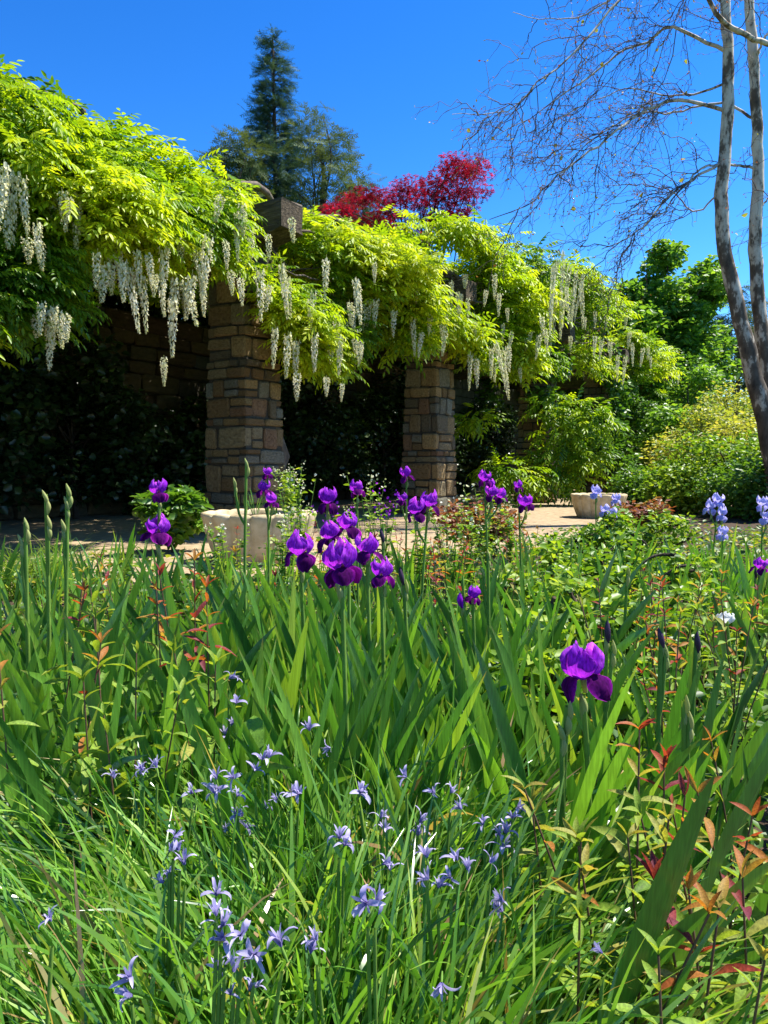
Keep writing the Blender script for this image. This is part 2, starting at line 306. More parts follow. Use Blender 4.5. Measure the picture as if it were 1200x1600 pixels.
# ------------------------------------------------------------------ leaf templates
def lanceolate(w=0.28, fold=0.10, curve=0.18, n=4):
    """unit-length leaf along +y, folded on its midrib, tip bending down (-z)"""
    t = np.linspace(0, 1, n + 1); ww = w * np.sin(PI * np.clip(t * 0.93 + 0.04, 0, 1)) ** 0.85; ww[-1] = 0.004
    V = []
    for a, b in zip(t, ww):
        z = -curve * a * a
        V += [[-b, a, z + fold * b / w], [0, a, z], [b, a, z + fold * b / w]]
    Q = []
    for i in range(n):
        Q += [[3 * i, 3 * i + 1, 3 * i + 4, 3 * i + 3], [3 * i + 1, 3 * i + 2, 3 * i + 5, 3 * i + 4]]
    return np.array(V, float), np.array(Q)
def small_leaf(w=0.3, fold=0.12):
    V = np.array([[0, 0, 0], [w, 0.35, fold], [0.75 * w, 0.7, fold * 0.6], [0, 1, -0.06], [-0.75 * w, 0.7, fold * 0.6], [-w, 0.35, fold]], float)
    return V, np.array([[0, 1, 2, 3], [0, 3, 4, 5]])
def pinnate(pairs=6, L=1.0, ll=0.34, droop=0.5, seed=0):
    r = np.random.default_rng(seed); g = Geo(); lf = small_leaf(0.17, 0.06)
    P, A, Nn, S = [], [], [], []
    for i in range(pairs + 1):
        t = 0.22 + 0.78 * i / pairs; y = L * t; z = -droop * t * t * L; sl = -2 * droop * t
        if i == pairs: dirs = [0.0]
        else: dirs = [1, -1]
        for sgn in dirs:
            ang = math.radians(r.uniform(48, 68)) * sgn
            d = np.array([math.sin(ang), math.cos(ang), sl * math.cos(ang) - r.uniform(0.2, 0.65)])
            P.append([0, y, z]); A.append(d); Nn.append([r.normal(0, .15), -sl * 0.3, 1]); S.append(ll * (1 - 0.35 * abs(t - 0.55)) * r.uniform(0.85, 1.12))
    V, Q = lf
    R = frames(np.array(A), np.array(Nn, float))
    W = np.einsum('kij,kvj->kvi', R, V[None] * np.array(S)[:, None, None]) + np.array(P)[:, None]
    k = len(P)
    QQ = (Q[None] + (np.arange(k) * len(V))[:, None, None]).reshape(-1, 4)
    return W.reshape(-1, 3), QQ
PINN = [pinnate(6, seed=i, droop=0.35 + 0.12 * i) for i in range(4)]
PINN_FAR = [pinnate(4, ll=0.42, seed=10 + i, droop=0.4 + 0.1 * i) for i in range(3)]
SL = small_leaf(); SLW = small_leaf(0.42, 0.15)
def palmate(seed=0):
    r = np.random.default_rng(seed); V = []; Q = []
    for k, a in enumerate((-100, -50, 0, 50, 100)):
        a = math.radians(a); l = 1.0 if abs(a) < .2 else (0.85 if abs(a) < 1 else 0.55); w = 0.11
        d = np.array([math.sin(a), math.cos(a)]); s = np.array([d[1], -d[0]])
        b = len(V)
        V += [[0, 0, 0], [*(d * l * .5 + s * w), 0.03], [*(d * l), -0.12], [*(d * l * .5 - s * w), 0.03]]
        Q.append([b, b + 1, b + 2, b + 3])
    return np.array(V, float), np.array(Q)
PALM = palmate()
def needle_frond(n=9, seed=0, w=0.035, l=0.34):
    r = np.random.default_rng(seed); V = []; Q = []
    for i in range(n):
        t = (i + 0.6) / n
        for sgn in (-1, 1):
            a = math.radians(r.uniform(28, 50)) * sgn; ln = l * (1.15 - 0.7 * t) * r.uniform(0.8, 1.2)
            d = np.array([math.sin(a), math.cos(a), r.normal(0, .22)]); s = np.array([d[1], -d[0], 0]) * w * 0.5
            b = len(V); o = np.array([0, t, -0.1 * t * t])
            V += [o - s, o + s, o + d * ln + s * .3, o + d * ln - s * .3]; Q.append([b, b + 1, b + 2, b + 3])
    return np.array(V, float), np.array(Q)
FROND = [needle_frond(7, seed=i, w=.055) for i in range(3)]

# ================================================================== SETTING
d2 = np.array([0.55, 0.835]); d2 /= np.linalg.norm(d2)        # along the pergola, away from the camera
n2 = np.array([d2[1], -d2[0]])                                  # out of the pergola's front
P1 = np.array([-1.86, 10.3])
BAY = 4.92
def pg(s, n, z=0.0):
    p = P1 + d2 * s + n2 * n
    return np.array([p[0], p[1], z])
PERG_RZ = math.atan2(d2[1], d2[0])

def sheet(name, pts, z, mat, kind='structure', label=None, cat=None):
    g = Geo(); V = [[p[0], p[1], z] for p in pts]; me = bpy.data.meshes.new(name)
    me.from_pydata(V, [], [list(range(len(V)))]); me.materials.append(mat)
    return tag(link(name, me, kind=kind), label, cat)
sheet('ground', [(-400, -400), (400, -400), (400, 600), (-400, 600)], -0.012, M['turf'], label='dark grassy ground stretching beyond the garden', cat='ground')
sheet('path', [(-14, 1.0), (-6, 2.8), (-2.6, 5.0), (0.5, 6.7), (2.7, 9.2), (5.2, 12.6), (9.5, 19), (14, 27), (20, 40), (0, 40), (-12, 24), (-20, 6)], 0.0, M['gravel'], label='sandy gravel path running under and beside the pergola', cat='path')
# bed: gently uneven soil
gx, gy = np.meshgrid(np.linspace(-5.5, 9, 90), np.linspace(-1.5, 15, 90))
def bed_edge(x): return np.interp(x, [-14, -6, -2.6, 0.5, 2.7, 5.2, 9.5], [1.2, 3.0, 5.2, 6.9, 9.4, 12.8, 19.2])
gg = Geo(); gy2 = -1.5 + (gy + 1.5) / 16.5 * (bed_edge(gx) + 1.5)
gz = 0.02 + 0.012 * np.sin(gx * 5.1 + gy * 2) + 0.01 * np.sin(gy * 7.3 - gx * 3)
idx = np.arange(90 * 90).reshape(90, 90)
gg.add(np.stack([gx, gy2, gz], 2).reshape(-1, 3), np.stack([idx[:-1, :-1], idx[:-1, 1:], idx[1:, 1:], idx[1:, :-1]], 2).reshape(-1, 4))
tag(link('flower_bed', gg.mesh('flower_bed', M['soil']), kind='structure'), 'dark soil of the iris bed', 'soil')
# raised ground behind the wall
hg = Geo(); ss = np.linspace(-16, 60, 40); nn = np.array([-5.05, -9, -16, -30, -60])
hz = np.array([3.7, 3.8, 3.9, 4.0, 4.0]); pts = np.array([[pg(a, b, c) for b, c in zip(nn, hz)] for a in ss])
ix = np.arange(200).reshape(40, 5)
hg.add(pts.reshape(-1, 3), np.stack([ix[:-1, :-1], ix[:-1, 1:], ix[1:, 1:], ix[1:, :-1]], 2).reshape(-1, 4))
tag(link('hill', hg.mesh('hill', M['turf']), kind='structure'), 'raised bank behind the stone wall', 'hill')

# ------------------------------------------------------------------ stones
def lump_box(seed):
    """unit box, bevelled and uneven, one stone"""
    r = np.random.default_rng(seed); V = []; b = 0.10
    for ax in range(3):
        for sg in (-1, 1):
            for u, v in ((-1, -1), (1, -1), (1, 1), (-1, 1)):
                p = [0, 0, 0]; p[ax] = sg * 0.5; p[(ax + 1) % 3] = u * (0.5 - b); p[(ax + 2) % 3] = v * (0.5 - b); V.append(p)
    V = np.array(V)
    import bmesh
    bm = bmesh.new()
    for p in V: bm.verts.new(p)
    bmesh.ops.convex_hull(bm, input=bm.verts)
    bmesh.ops.dissolve_limit(bm, angle_limit=0.02, verts=bm.verts, edges=bm.edges)
    for v in bm.verts:
        c = np.sign(np.array(v.co)); h = (seed * 7.3 + c[0] * 1.7 + c[1] * 2.9 + c[2] * 4.1)
        v.co += Vector((math.sin(h) * 0.035, math.sin(h * 1.7) * 0.035, math.sin(h * 2.3) * 0.05)) + Vector(r.normal(0, 0.012, 3))
    me = bpy.data.meshes.new('stone'); bm.to_mesh(me); bm.free(); me.materials.append(M['stone'])
    return me
STONE_ME = [lump_box(i) for i in range(8)]
SHADE_TINT_ME = []
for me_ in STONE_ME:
    m2_ = me_.copy(); m2_.materials[0] = M['shade_tint']; SHADE_TINT_ME.append(m2_)
def stone(parent, c, dims, rz=0.0, pool=None):
    return link('stone', random.choice(pool or STONE_ME), parent, c, (random.gauss(0, .012), random.gauss(0, .012), rz + random.gauss(0, .015)), dims)
def stone_run(width, lo, hi):
    out = []; x = 0
    while x < width - 1e-4:
        w = random.uniform(lo, hi)
        if width - x - w < lo * 0.7: w = width - x
        out.append((x, min(w, width - x))); x += w
    return out
def pillar(s, n, label, big=True, H=3.68, w0=0.80, w1=0.62, group=None):
    o = thing('stone_pillar', label, 'pillar', pg(s, n), PERG_RZ, group)
    cg = Geo(); a, b = w0 / 2 - 0.03, w1 / 2 - 0.03
    V = [[sx * a, sy * a, 0] for sx, sy in ((-1, -1), (1, -1), (1, 1), (-1, 1))] + [[sx * b, sy * b, H] for sx, sy in ((-1, -1), (1, -1), (1, 1), (-1, 1))]
    cg.add(V, [[0, 1, 5, 4], [1, 2, 6, 5], [2, 3, 7, 6], [3, 0, 4, 7], [4, 5, 6, 7]])
    link('mortar_core', cg.mesh('mortar_core', M['mortar'], False), o)
    z = 0.0; k = 0
    while z < H - 0.05:
        h = random.choice((0.11, 0.15, 0.2, 0.25, 0.3, 0.34)) * random.uniform(.92, 1.08)
        if H - z - h < 0.1: h = H - z
        w = w0 + (w1 - w0) * (z + h / 2) / H; dp = 0.13
        for f in range(4):
            full = (f + k) % 2 == 0
            W = w if full else w - 2 * dp
            for (x, ww) in stone_run(W, 0.16 if h < .2 else .2, 0.46):
                split = h > 0.19 and random.random() < 0.3; sp_ = random.uniform(.35, .65)
                for (zz, hh) in ([(z, h * sp_), (z + h * sp_, h * (1 - sp_))] if split else [(z, h)]):
                    xc = -W / 2 + x + ww / 2; yc = -(w / 2 - dp / 2) - random.uniform(-0.016, 0.024)
                    ca, sa = math.cos(f * PI / 2), math.sin(f * PI / 2)
                    stone(o, (xc * ca - yc * sa, xc * sa + yc * ca, zz + hh / 2), (ww - 0.02, dp, hh - 0.024), f * PI / 2)
        z += h; k += 1
    return o
pillar(0, 0, 'tall tapering stone pillar standing behind the ribbed planter beside the paired purple irises')
pillar(BAY, 0, 'narrower-looking stone pillar between the dark bays, with purple irises before its foot')
pillar(2 * BAY + 0.3, 0, 'stone pillar hidden in bright green hanging wisteria', False)
pillar(3 * BAY, 0, 'ivy-dark stone pillar rising behind the smaller far planter', False)
pillar(4 * BAY, 0, 'farthest stone pillar of the pergola front, beside yellow-green shrubs', False)
pillar(-BAY, 0, 'stone pillar at the near end of the pergola, carrying the thickest wisteria', False)

# ------------------------------------------------------------------ retaining wall behind
wall = thing('stone_wall', 'long dark stone retaining wall in shade behind the pergola', 'wall', pg(0, -4.75), PERG_RZ)
wb = Geo(); wb.add(*box(-14, 34, 0.06, 0.5, 0, 3.78)); link('mortar_core', wb.mesh('mortar_core', M['mortar'], False), wall)
far = Geo(); z = 0; nst = 0
sv = np.array([v.co[:] for v in STONE_ME[0].vertices])
ub, uq = box(-.5, .5, -.5, .5, -.5, .5)
while z < 3.75:
    h = random.uniform(0.24, 0.38)
    for (x, ww) in stone_run(48, 0.5, 1.0):
        sx = -14 + x + ww / 2
        if -4.5 < sx < 13 and nst < 300:
            stone(wall, (sx, 0.03 + random.uniform(-.02, .02), z + h / 2), (ww - 0.02, 0.2, h - 0.02), 0, SHADE_TINT_ME); nst += 1
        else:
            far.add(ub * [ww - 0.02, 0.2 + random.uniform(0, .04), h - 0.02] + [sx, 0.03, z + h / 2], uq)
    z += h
link('far_stones', far.mesh('far_stones', M['shade_tint'], False), wall, kind='stuff')

# ------------------------------------------------------------------ timbers
def timber_mesh(L, w, h, cut=0.0):
    """along +x from 0 to L, lower front corner cut, slightly chipped"""
    g = Geo(); n = 9
    for i in range(n):
        x = L * i / (n - 1); b = 0.012
        zb = cut * max(0, 1 - (L - x) / 0.32) if cut else 0
        ring = [[x, -w / 2 + b, zb], [x, w / 2 - b, zb], [x, w / 2, zb + b], [x, w / 2, h - b], [x, w / 2 - b, h], [x, -w / 2 + b, h], [x, -w / 2, h - b], [x, -w / 2, zb + b]]
        g.add(np.array(ring) + rng.normal(0, 0.011, (8, 3)) * [0.3 if 0 < i < n - 1 else 1.2, 1, 1])
    q = [[8 * i + j, 8 * i + (j + 1) % 8, 8 * (i + 1) + (j + 1) % 8, 8 * (i + 1) + j] for i in range(n - 1) for j in range(8)]
    e = 8 * (n - 1)
    q += [[e, e + 1, e + 2, e + 7], [e + 2, e + 3, e + 6, e + 7], [e + 3, e + 4, e + 5, e + 6], [0, 7, 2, 1], [7, 6, 3, 2], [6, 5, 4, 3]]
    g.Q.append(np.array(q))
    return g.mesh('timber_beam', M['timber'], False)
cross = [(-1, 'hidden under the thick wisteria at the pergola\'s near end'), (0, 'jutting out above the pillar behind the ribbed planter'), (1, 'jutting out of bright wisteria above the second pillar'), (2.06, 'jutting out under the tall white racemes'), (3, 'over the ivy-dark pillar behind the smaller planter'), (4, 'end at the far end of the pergola')]
for k, lab in cross:
    me = timber_mesh(5.85, 0.40, 0.50, 0.15)
    tag(link('timber_beam', me, None, pg(k * BAY, -5.0, 3.685), (0, 0, math.atan2(n2[1], n2[0]))), 'heavy weathered timber beam ' + lab, 'beam')
for n_ in (-4.2, -2.7, -1.2):
    me = timber_mesh(30, 0.2, 0.24)
    tag(link('roof_timber', me, None, pg(-6.5, n_, 4.19), (0, 0, PERG_RZ)), 'long roof timber laid along the pergola above the cross beams', 'beam', 'long roof timbers of the pergola')

# ------------------------------------------------------------------ planters
def planter(loc, R, H, label, lobes=16, rz=0.0):
    o = thing('stone_planter', label, 'planter', loc, rz)
    prof = [(0.72, 0.0), (0.76, 0.03), (0.85, 0.30), (0.93, 0.60), (0.965, 0.82), (1.0, 0.93), (0.985, 0.985), (0.93, 1.0), (0.86, 0.995), (0.83, 0.96), (0.82, 0.8)]
    seg = lobes * 10; g = Geo(); th = np.arange(seg) * 2 * PI / seg
    u = (th * lobes / (2 * PI)) % 1.0
    lob = np.abs(np.sin(PI * u)) ** 0.38
    for i, (r, z) in enumerate(prof):
        amp = 0.075 if i < 7 else (0.04 if i == 7 else 0.0)
        amp *= 0.45 + 0.55 * z if i < 7 else 1
        rr = R * (r * (1 - amp) + r * amp * lob)
        zz = np.full(seg, H * z) - (H * 0.035 * (1 - lob) if 4 <= i <= 8 else 0)
        g.add(np.stack([rr * np.cos(th), rr * np.sin(th), zz], 1))
    j = np.arange(seg); j2 = (j + 1) % seg
    for i in range(len(prof) - 1):
        g.Q.append(np.stack([i * seg + j, i * seg + j2, (i + 1) * seg + j2, (i + 1) * seg + j], 1))
    link('bowl', g.mesh('bowl', M['cast']), o)
    sg = Geo(); rr = [0.0, 0.3, 0.6, 0.825]
    sg.add(np.concatenate([np.stack([R * r * np.cos(th[::10]), R * r * np.sin(th[::10]), np.full(lobes, H * 0.86) + (0.04 * (1 - r))], 1) for r in rr]))
    jj = np.arange(lobes); k2 = (jj + 1) % lobes
    for i in range(3): sg.Q.append(np.stack([i * lobes + jj, i * lobes + k2, (i + 1) * lobes + k2, (i + 1) * lobes + jj], 1))
    link('soil', sg.mesh('soil', M['soil']), o)
    return o
PL1 = (-1.17, 7.2); PL2 = (3.72, 13.3)
planter((*PL1, 0.0), 0.54, 0.47, 'large pale ribbed stone planter bowl standing before the nearest tapering pillar')
planter((*PL2, 0.0), 0.48, 0.41, 'smaller-looking pale stone planter farther along the gravel path', rz=0.2)

# ================================================================== WISTERIA
def frontpx(px):
    """s along the front line (n = 0.7) for a photo column"""
    k = (px - CX) / F_PX; o = P1 + n2 * 0.7
    return (k * o[1] - o[0]) / (d2[0] - k * d2[1])
def prof_tab(rows):
    S, Z = [], []
    for px, py in rows:
        s = frontpx(px); Y = (P1 + n2 * 0.7 + d2 * s)[1]; S.append(s); Z.append(at(px, py, Y)[2])
    return np.array(S), np.array(Z)
TOP = prof_tab([(-120, 80), (0, 125), (40, 165), (75, 216), (130, 232), (200, 265), (245, 308), (290, 325), (330, 310), (380, 312), (420, 338), (480, 352), (560, 362), (610, 405), (660, 362), (710, 350), (760, 378), (800, 372), (850, 402), (880, 412), (930, 432), (960, 512), (1000, 522), (1020, 556), (1040, 580)])
BOT = prof_tab([(-120, 560), (0, 535), (60, 515), (105, 480), (135, 400), (200, 400), (250, 400), (310, 420), (350, 400), (390, 400), (420, 470), (450, 560), (500, 580), (545, 560), (580, 460), (620, 545), (660, 515), (700, 530), (740, 575), (790, 590), (830, 570), (860, 540), (890, 510), (920, 520), (960, 570), (1000, 580), (1020, 590), (1040, 600)])
def lump(p): return np.sin(p[:, 0] * 2.3 + 1.3 * np.sin(p[:, 2] * 2.1)) + np.sin(p[:, 1] * 2.9 + p[:, 2] * 1.9) + np.sin(p[:, 2] * 3.7 + p[:, 0] * 1.4)

LOBES = [(960, 560, 26, 16), (985, 585, 24, 14), (1010, 575, 24, 14), (935, 575, 24, 14), (1030, 600, 20, 10), (905, 560, 24, 14), (880, 555, 22, 12), (8, 420, 45, 26), (45, 450, 45, 26), (20, 490, 40, 24), (75, 455, 35, 18), (-40, 470, 60, 40), (50, 390, 40, 20), (455, 490, 38, 26), (490, 530, 42, 30), (525, 520, 38, 26), (470, 545, 30, 18), (510, 565, 25, 12), (625, 530, 30, 20), (740, 530, 34, 20), (785, 545, 34, 20), (690, 500, 34, 20), (600, 480, 34, 18), (160, 330, 45, 22), (300, 350, 45, 24), (250, 330, 40, 20), (70, 300, 60, 26), (560, 400, 40, 20), (815, 420, 40, 20), (850, 560, 24, 14), (905, 470, 26, 14), (1000, 540, 25, 12), (940, 540, 25, 12), (15, 175, 45, 24), (120, 240, 36, 18), (190, 268, 32, 14), (335, 310, 30, 14), (520, 380, 36, 18), (700, 375, 34, 16), (690, 360, 26, 12)]
def wisteria_foliage(g, s0, s1, dens, far):
    T = PINN_FAR if far else PINN
    def emit(C, outward, per, size):
        rel = C[:, :2] - P1; sl_ = rel @ d2; nl_ = rel @ n2; kp = np.ones(len(C), bool)
        for kb in (-1, 0, 1, 2.06, 3, 4):      # the beam ends stay clear
            kp &= ~((sl_ > kb * BAY - (1.0 if kb < 1 else 1.9)) & (sl_ < kb * BAY + .5) & (nl_ > .12) & (C[:, 2] > 3.35) & (C[:, 2] < (4.45 if kb < 1 else 4.85)))
        C = C[kp]; outward = outward[kp]
        k = len(C)
        if k == 0: return
        C = np.repeat(C, per, 0); Ow = np.repeat(outward, per, 0)
        dr = rand_dirs(len(C), -0.35, 0.75) * 0.85 + Ow
        dr[:, 2] *= 0.8
        P = C + rng.normal(0, 0.07, C.shape)
        nr = np.array([0, 0, 1.0]) + rng.normal(0, 0.35, C.shape) + Ow * 0.35
        R = frames(dr, nr); S = rng.uniform(0.75, 1.25, len(C)) * size
        tone = np.clip(0.46 + 0.19 * np.repeat(lump(C[::per]), per) + rng.normal(0, 0.20, len(C)), 0, 1)
        w = rng.integers(0, len(T), len(C))
        for i, t in enumerate(T):
            q = w == i
            g.scatter(t, P[q], R[q], S[q], tone[q])
    n3 = np.array([n2[0], n2[1], 0])
    # hanging front curtain
    L = s1 - s0; m = int(L * dens)
    s = rng.uniform(s0, s1, m); zt = np.interp(s, *TOP); zb = np.interp(s, *BOT)
    f = rng.random(m); z = zb + (zt - zb) * f
    bulge = 0.18 + 0.42 * np.sin(PI * np.clip(f, 0, 1)) ** 0.8
    off = 0.55 + bulge * rng.uniform(-0.55, 1.0, m) - 0.30 * np.clip((f - 0.7) / 0.3, 0, 1)
    C = np.stack([pg(a, b, c) for a, b, c in zip(s, off, z)])
    lp = lump(C)
    C = C + n3 * (0.16 * lp)[:, None]
    keep = rng.random(m) < np.clip(0.58 + 0.38 * lp, 0.03, 1)
    C = C[keep]
    emit(C, np.tile(n3 * 0.55 + [0, 0, 0.15], (len(C), 1)), 5, 0.27 if not far else 0.34)
    for (px, py, r, cnt) in LOBES:
        sl = frontpx(px)
        if not (s0 <= sl < s1): continue
        Yl = (P1 + n2 * 0.7 + d2 * sl)[1]; r = r * Yl / F_PX; c = at(px, py, Yl) + n3 * .1
        C = c + rand_dirs(cnt) * r * rng.random((cnt, 1)) ** .45 * [1, 1, .75]
        emit(C, (C - c) / r * .6 + n3 * .3, 5, 0.25 if not far else 0.31)
    # roof
    m = int(L * dens * 1.0)
    s = rng.uniform(s0, s1, m); n_ = rng.uniform(-5.2, 0.5, m)
    zt = np.minimum(np.interp(s, *TOP), 4.8) - 0.12 * rng.random(m) - 0.03 * (0.6 - n_)
    z = 4.1 + (np.maximum(zt, 4.3) - 4.1) * rng.random(m) ** 0.7
    C = np.stack([pg(a, b, c) for a, b, c in zip(s, n_, z)])
    emit(C, np.tile(np.array([0, 0, 0.5]), (len(C), 1)), 5, 0.30 if not far else 0.36)

# raceme templates
def raceme_mesh(seed, L=0.42):
    r = np.random.default_rng(seed); g = Geo(); k = 110
    t = np.sort(r.random(k)) ; ph = np.arange(k) * 2.399 + r.normal(0, .3, k)
    rad = (0.044 * (1 - t ** 1.8) + 0.012) * r.uniform(0.75, 1.15, k)
    P = np.stack([rad * np.cos(ph), rad * np.sin(ph), -L * t + r.normal(0, .006, k)], 1)
    outw = np.stack([np.cos(ph), np.sin(ph), r.uniform(-0.5, 0.3, k)], 1)
    sz = 0.030 * (1 - 0.45 * t) * r.uniform(0.8, 1.2, k)
    V = np.array([[-.45, 0, 0], [.45, 0, 0], [.5, .7, .15], [0, 1, .1], [-.5, .7, .15], [0, .5, -.3]], float); Q = np.array([[0, 1, 2, 4], [4, 2, 3, 3]])
    V = np.array([[-.5, 0, 0.1], [0, -.15, -.1], [.5, 0, 0.1], [.42, .75, .2], [0, 1, 0], [-.42, .75, .2]], float); Q = np.array([[0, 1, 4, 5], [1, 2, 3, 4]])
    up = np.tile([0, 0, 1.0], (k, 1)) + r.normal(0, .3, (k, 3))
    R = frames(up, outw)
    g.scatter((V, Q), P, R, sz, np.clip(0.95 - 0.6 * np.abs(t - .45) * 1.6 + r.normal(0, .16, k), 0, 1))
    R = frames(outw + [0, 0, -0.3], up)
    g.scatter((V * [0.8, .9, .8], Q), P, R, sz, np.clip(0.5 - 0.4 * np.abs(t - .45) + r.normal(0, .16, k), 0, 1))
    g.add(*tube([[0, 0, 0.05], [0.004, 0, -L * .5], [0, 0, -L]], [0.004, 0.003, 0.001], 4), rnd=0.0)
    return g.mesh('raceme', M['raceme'])
RAC = [raceme_mesh(i) for i in range(6)]
def raceme_at(parent, px, y0, y1, fwd):
    s = frontpx(px); Y0 = (P1 + n2 * 0.7 + d2 * s)[1]
    # forward offset along n
    o = P1 + n2 * fwd; k = (px - CX) / F_PX; ss = (k * o[1] - o[0]) / (d2[0] - k * d2[1])
    Y = (o + d2 * ss)[1]; p = at(px, y0, Y); q = at(px, y1, Y); L = max(0.16, p[2] - q[2])
    sc = L / 0.42; w = min(.95, max(0.5, sc ** 0.5)) * random.uniform(0.62, .9)
    link('raceme', random.choice(RAC), parent, p, (random.gauss(0, .09), random.gauss(0, .09), random.uniform(0, 6.28)), (w, w, sc * random.uniform(.85, 1.1)))
RACL = [[(5, 262, 385), (20, 270, 383), (33, 278, 362), (12, 268, 350), (97, 300, 368), (120, 305, 385), (110, 310, 350), (58, 350, 420), (42, 372, 420), (62, 380, 430), (75, 485, 552), (90, 488, 548), (103, 492, 542), (65, 475, 528), (84, 480, 520)],
        [(200, 420, 515), (222, 430, 517), (190, 410, 480), (240, 430, 470), (257, 390, 472), (215, 395, 455), (175, 400, 465), (152, 395, 455), (275, 440, 525), (290, 440, 522), (270, 470, 560), (250, 430, 506), (300, 430, 500), (256, 560, 606), (325, 375, 465), (316, 420, 502), (345, 308, 350), (378, 322, 378), (361, 425, 468), (375, 435, 482), (406, 425, 516), (420, 445, 492), (440, 415, 502), (448, 435, 500), (430, 515, 572), (450, 525, 592), (462, 535, 597), (491, 525, 588), (464, 585, 632), (518, 530, 572), (531, 525, 587), (510, 405, 468), (510, 590, 620), (535, 600, 628), (163, 415, 480), (232, 400, 450), (308, 395, 450)],
        [(557, 440, 515), (587, 470, 518), (585, 412, 442), (645, 498, 562), (659, 520, 566), (672, 492, 526), (695, 518, 560), (735, 555, 612), (744, 560, 612), (775, 538, 602), (785, 548, 602), (789, 585, 630), (794, 543, 588), (812, 575, 602), (773, 430, 470), (768, 545, 590), (800, 520, 565)],
        [(865, 418, 520), (872, 405, 532), (880, 398, 505), (890, 418, 518), (900, 428, 512), (908, 438, 518), (912, 428, 500), (868, 460, 525), (885, 450, 510), (895, 455, 520), (843, 525, 562), (852, 515, 560), (846, 495, 530), (862, 470, 510), (878, 470, 530)],
        [(930, 525, 556), (965, 558, 602), (977, 558, 602), (988, 538, 572), (1005, 545, 572), (940, 532, 562), (953, 535, 565), (984, 520, 545)]]
VLAB = ['thick lime-green wisteria heaped highest, with a wide bunch of white racemes',
        'lime-green wisteria with white racemes draped round the pillar behind the ribbed planter',
        'lime-green wisteria with white racemes draped round the second stone pillar',
        'upright wisteria with a dense bunch of tall white racemes over the third beam',
        'far wisteria drooping over the pergola end with short pale racemes']
VS = [(-7.0, -2.45), (-2.45, 2.45), (2.45, 7.6), (7.6, 12.4), (12.4, 21.0)]
VD = [300, 250, 190, 120, 60]
for i in range(5):
    s0, s1 = VS[i]
    sp = [-BAY, 0, BAY, 2 * BAY + .3, 3 * BAY][i]
    o = thing('wisteria_vine', VLAB[i], 'wisteria'); o.location = (0, 0, 0)
    g = Geo(); wisteria_foliage(g, s0, s1, VD[i], i >= 2)
    if i == 3:      # low bright sprays by the third pillar
        for (px, py, Y, r) in [(868, 640, 17.5, .55), (905, 650, 17.4, .5), (925, 660, 17.2, .4), (880, 690, 17.3, .6), (905, 715, 17.2, .5), (860, 720, 17.3, .5), (830, 745, 16.8, .45), (795, 750, 16.6, .4), (890, 745, 17.2, .45), (745, 655, 16.5, .3), (775, 735, 16.6, .35)]:
            c = at(px, py, Y); m = int(60 * r / .5); C = c + rand_dirs(m) * r * rng.random((m, 1)) ** .4 * [1.1, .6, .8]
            dr = (C - c) * [1, 1, .4] + rand_dirs(m) * .3; dr[:, 1] -= .25
            w = rng.integers(0, 3, m)
            for j in range(3):
                q = w == j; g.scatter(PINN_FAR[j], C[q], frames(dr[q], np.array([0, 0, 1.]) + rng.normal(0, .3, (q.sum(), 3))), rng.uniform(.3, .45, q.sum()), np.clip(rng.normal(.42, .2, q.sum()), 0, 1))
    shg = Geo()
    for k in range([16, 14, 14, 12, 6][i]):
        a = random.uniform(s0, s1); n_ = random.uniform(-.2, .5); zt = float(np.interp(a, *TOP)); hh = random.uniform(.15, .6)
        P = smooth_path([pg(a, n_, zt - .5), pg(a + random.gauss(0, .1), n_, zt), pg(a + random.gauss(0, .3), n_ + random.gauss(.1, .15), zt + hh * .6)], 8)
        shg.add(*tube(P, np.linspace(.012, .004, 8), 4)); T_ = PINN_FAR if i >= 2 else PINN
        C = P[rng.integers(2, 8, 9)]; dr = rand_dirs(9, -.1, .7); g.scatter(random.choice(T_), C, frames(dr, np.tile([0, 0, 1.], (9, 1))), rng.uniform(.2, .3, 9), np.clip(rng.normal(.6, .2, 9), 0, 1))
    link('shoots', shg.mesh('shoots', M['vine']), o)
    link('foliage', g.mesh('foliage', M['wist']), o, kind='stuff')
    # woody stems: from the pillar foot up behind the pillar, over the roof, and along the front
    tg = Geo()
    for k in range(3):
        a = random.uniform(-.3, .3)
        pts = [pg(sp + .55 + a, -.5, 0), pg(sp + .6 + a * 2, -.3, 1.2), pg(sp + .35 - a, -.45, 2.4), pg(sp + .5 + a, -.2, 3.6), pg(sp + a * 3, 0.3, 4.3), pg(sp - 1 + 2 * k * .8, .5, 4.35)]
        P = smooth_path(pts, 26, .03); tg.add(*tube(P, np.linspace(.085, .035, 26), 7))
    link('trunk', tg.mesh('trunk', M['vine']), o)
    vg = Geo()
    for k in range(int((s1 - s0) * 4)):
        a = random.uniform(s0, s1); ln = random.uniform(.8, 2.2) * random.choice((-1, 1)); n_ = random.uniform(-.3, .75); zz = random.uniform(3.0, 4.4)
        zz = max(zz, float(np.interp(a, *BOT)) + .2)
        P = smooth_path([pg(a, n_, zz), pg(a + ln * .35, n_ + .15, zz + random.uniform(-.2, .25)), pg(a + ln * .7, n_ + random.uniform(-.2, .3), zz + random.uniform(-.3, .3)), pg(a + ln, n_ + .2, zz + random.uniform(-.4, .4))], 14, .02)
        vg.add(*tube(P, np.linspace(random.uniform(.012, .03), .006, 14), 5))
    link('stems', vg.mesh('stems', M['vine']), o)
    for (px, y0, y1) in RACL[i]:
        raceme_at(o, px, y0, y1, random.uniform(1.2, 1.45) if i < 3 else random.uniform(1.5, 1.8))
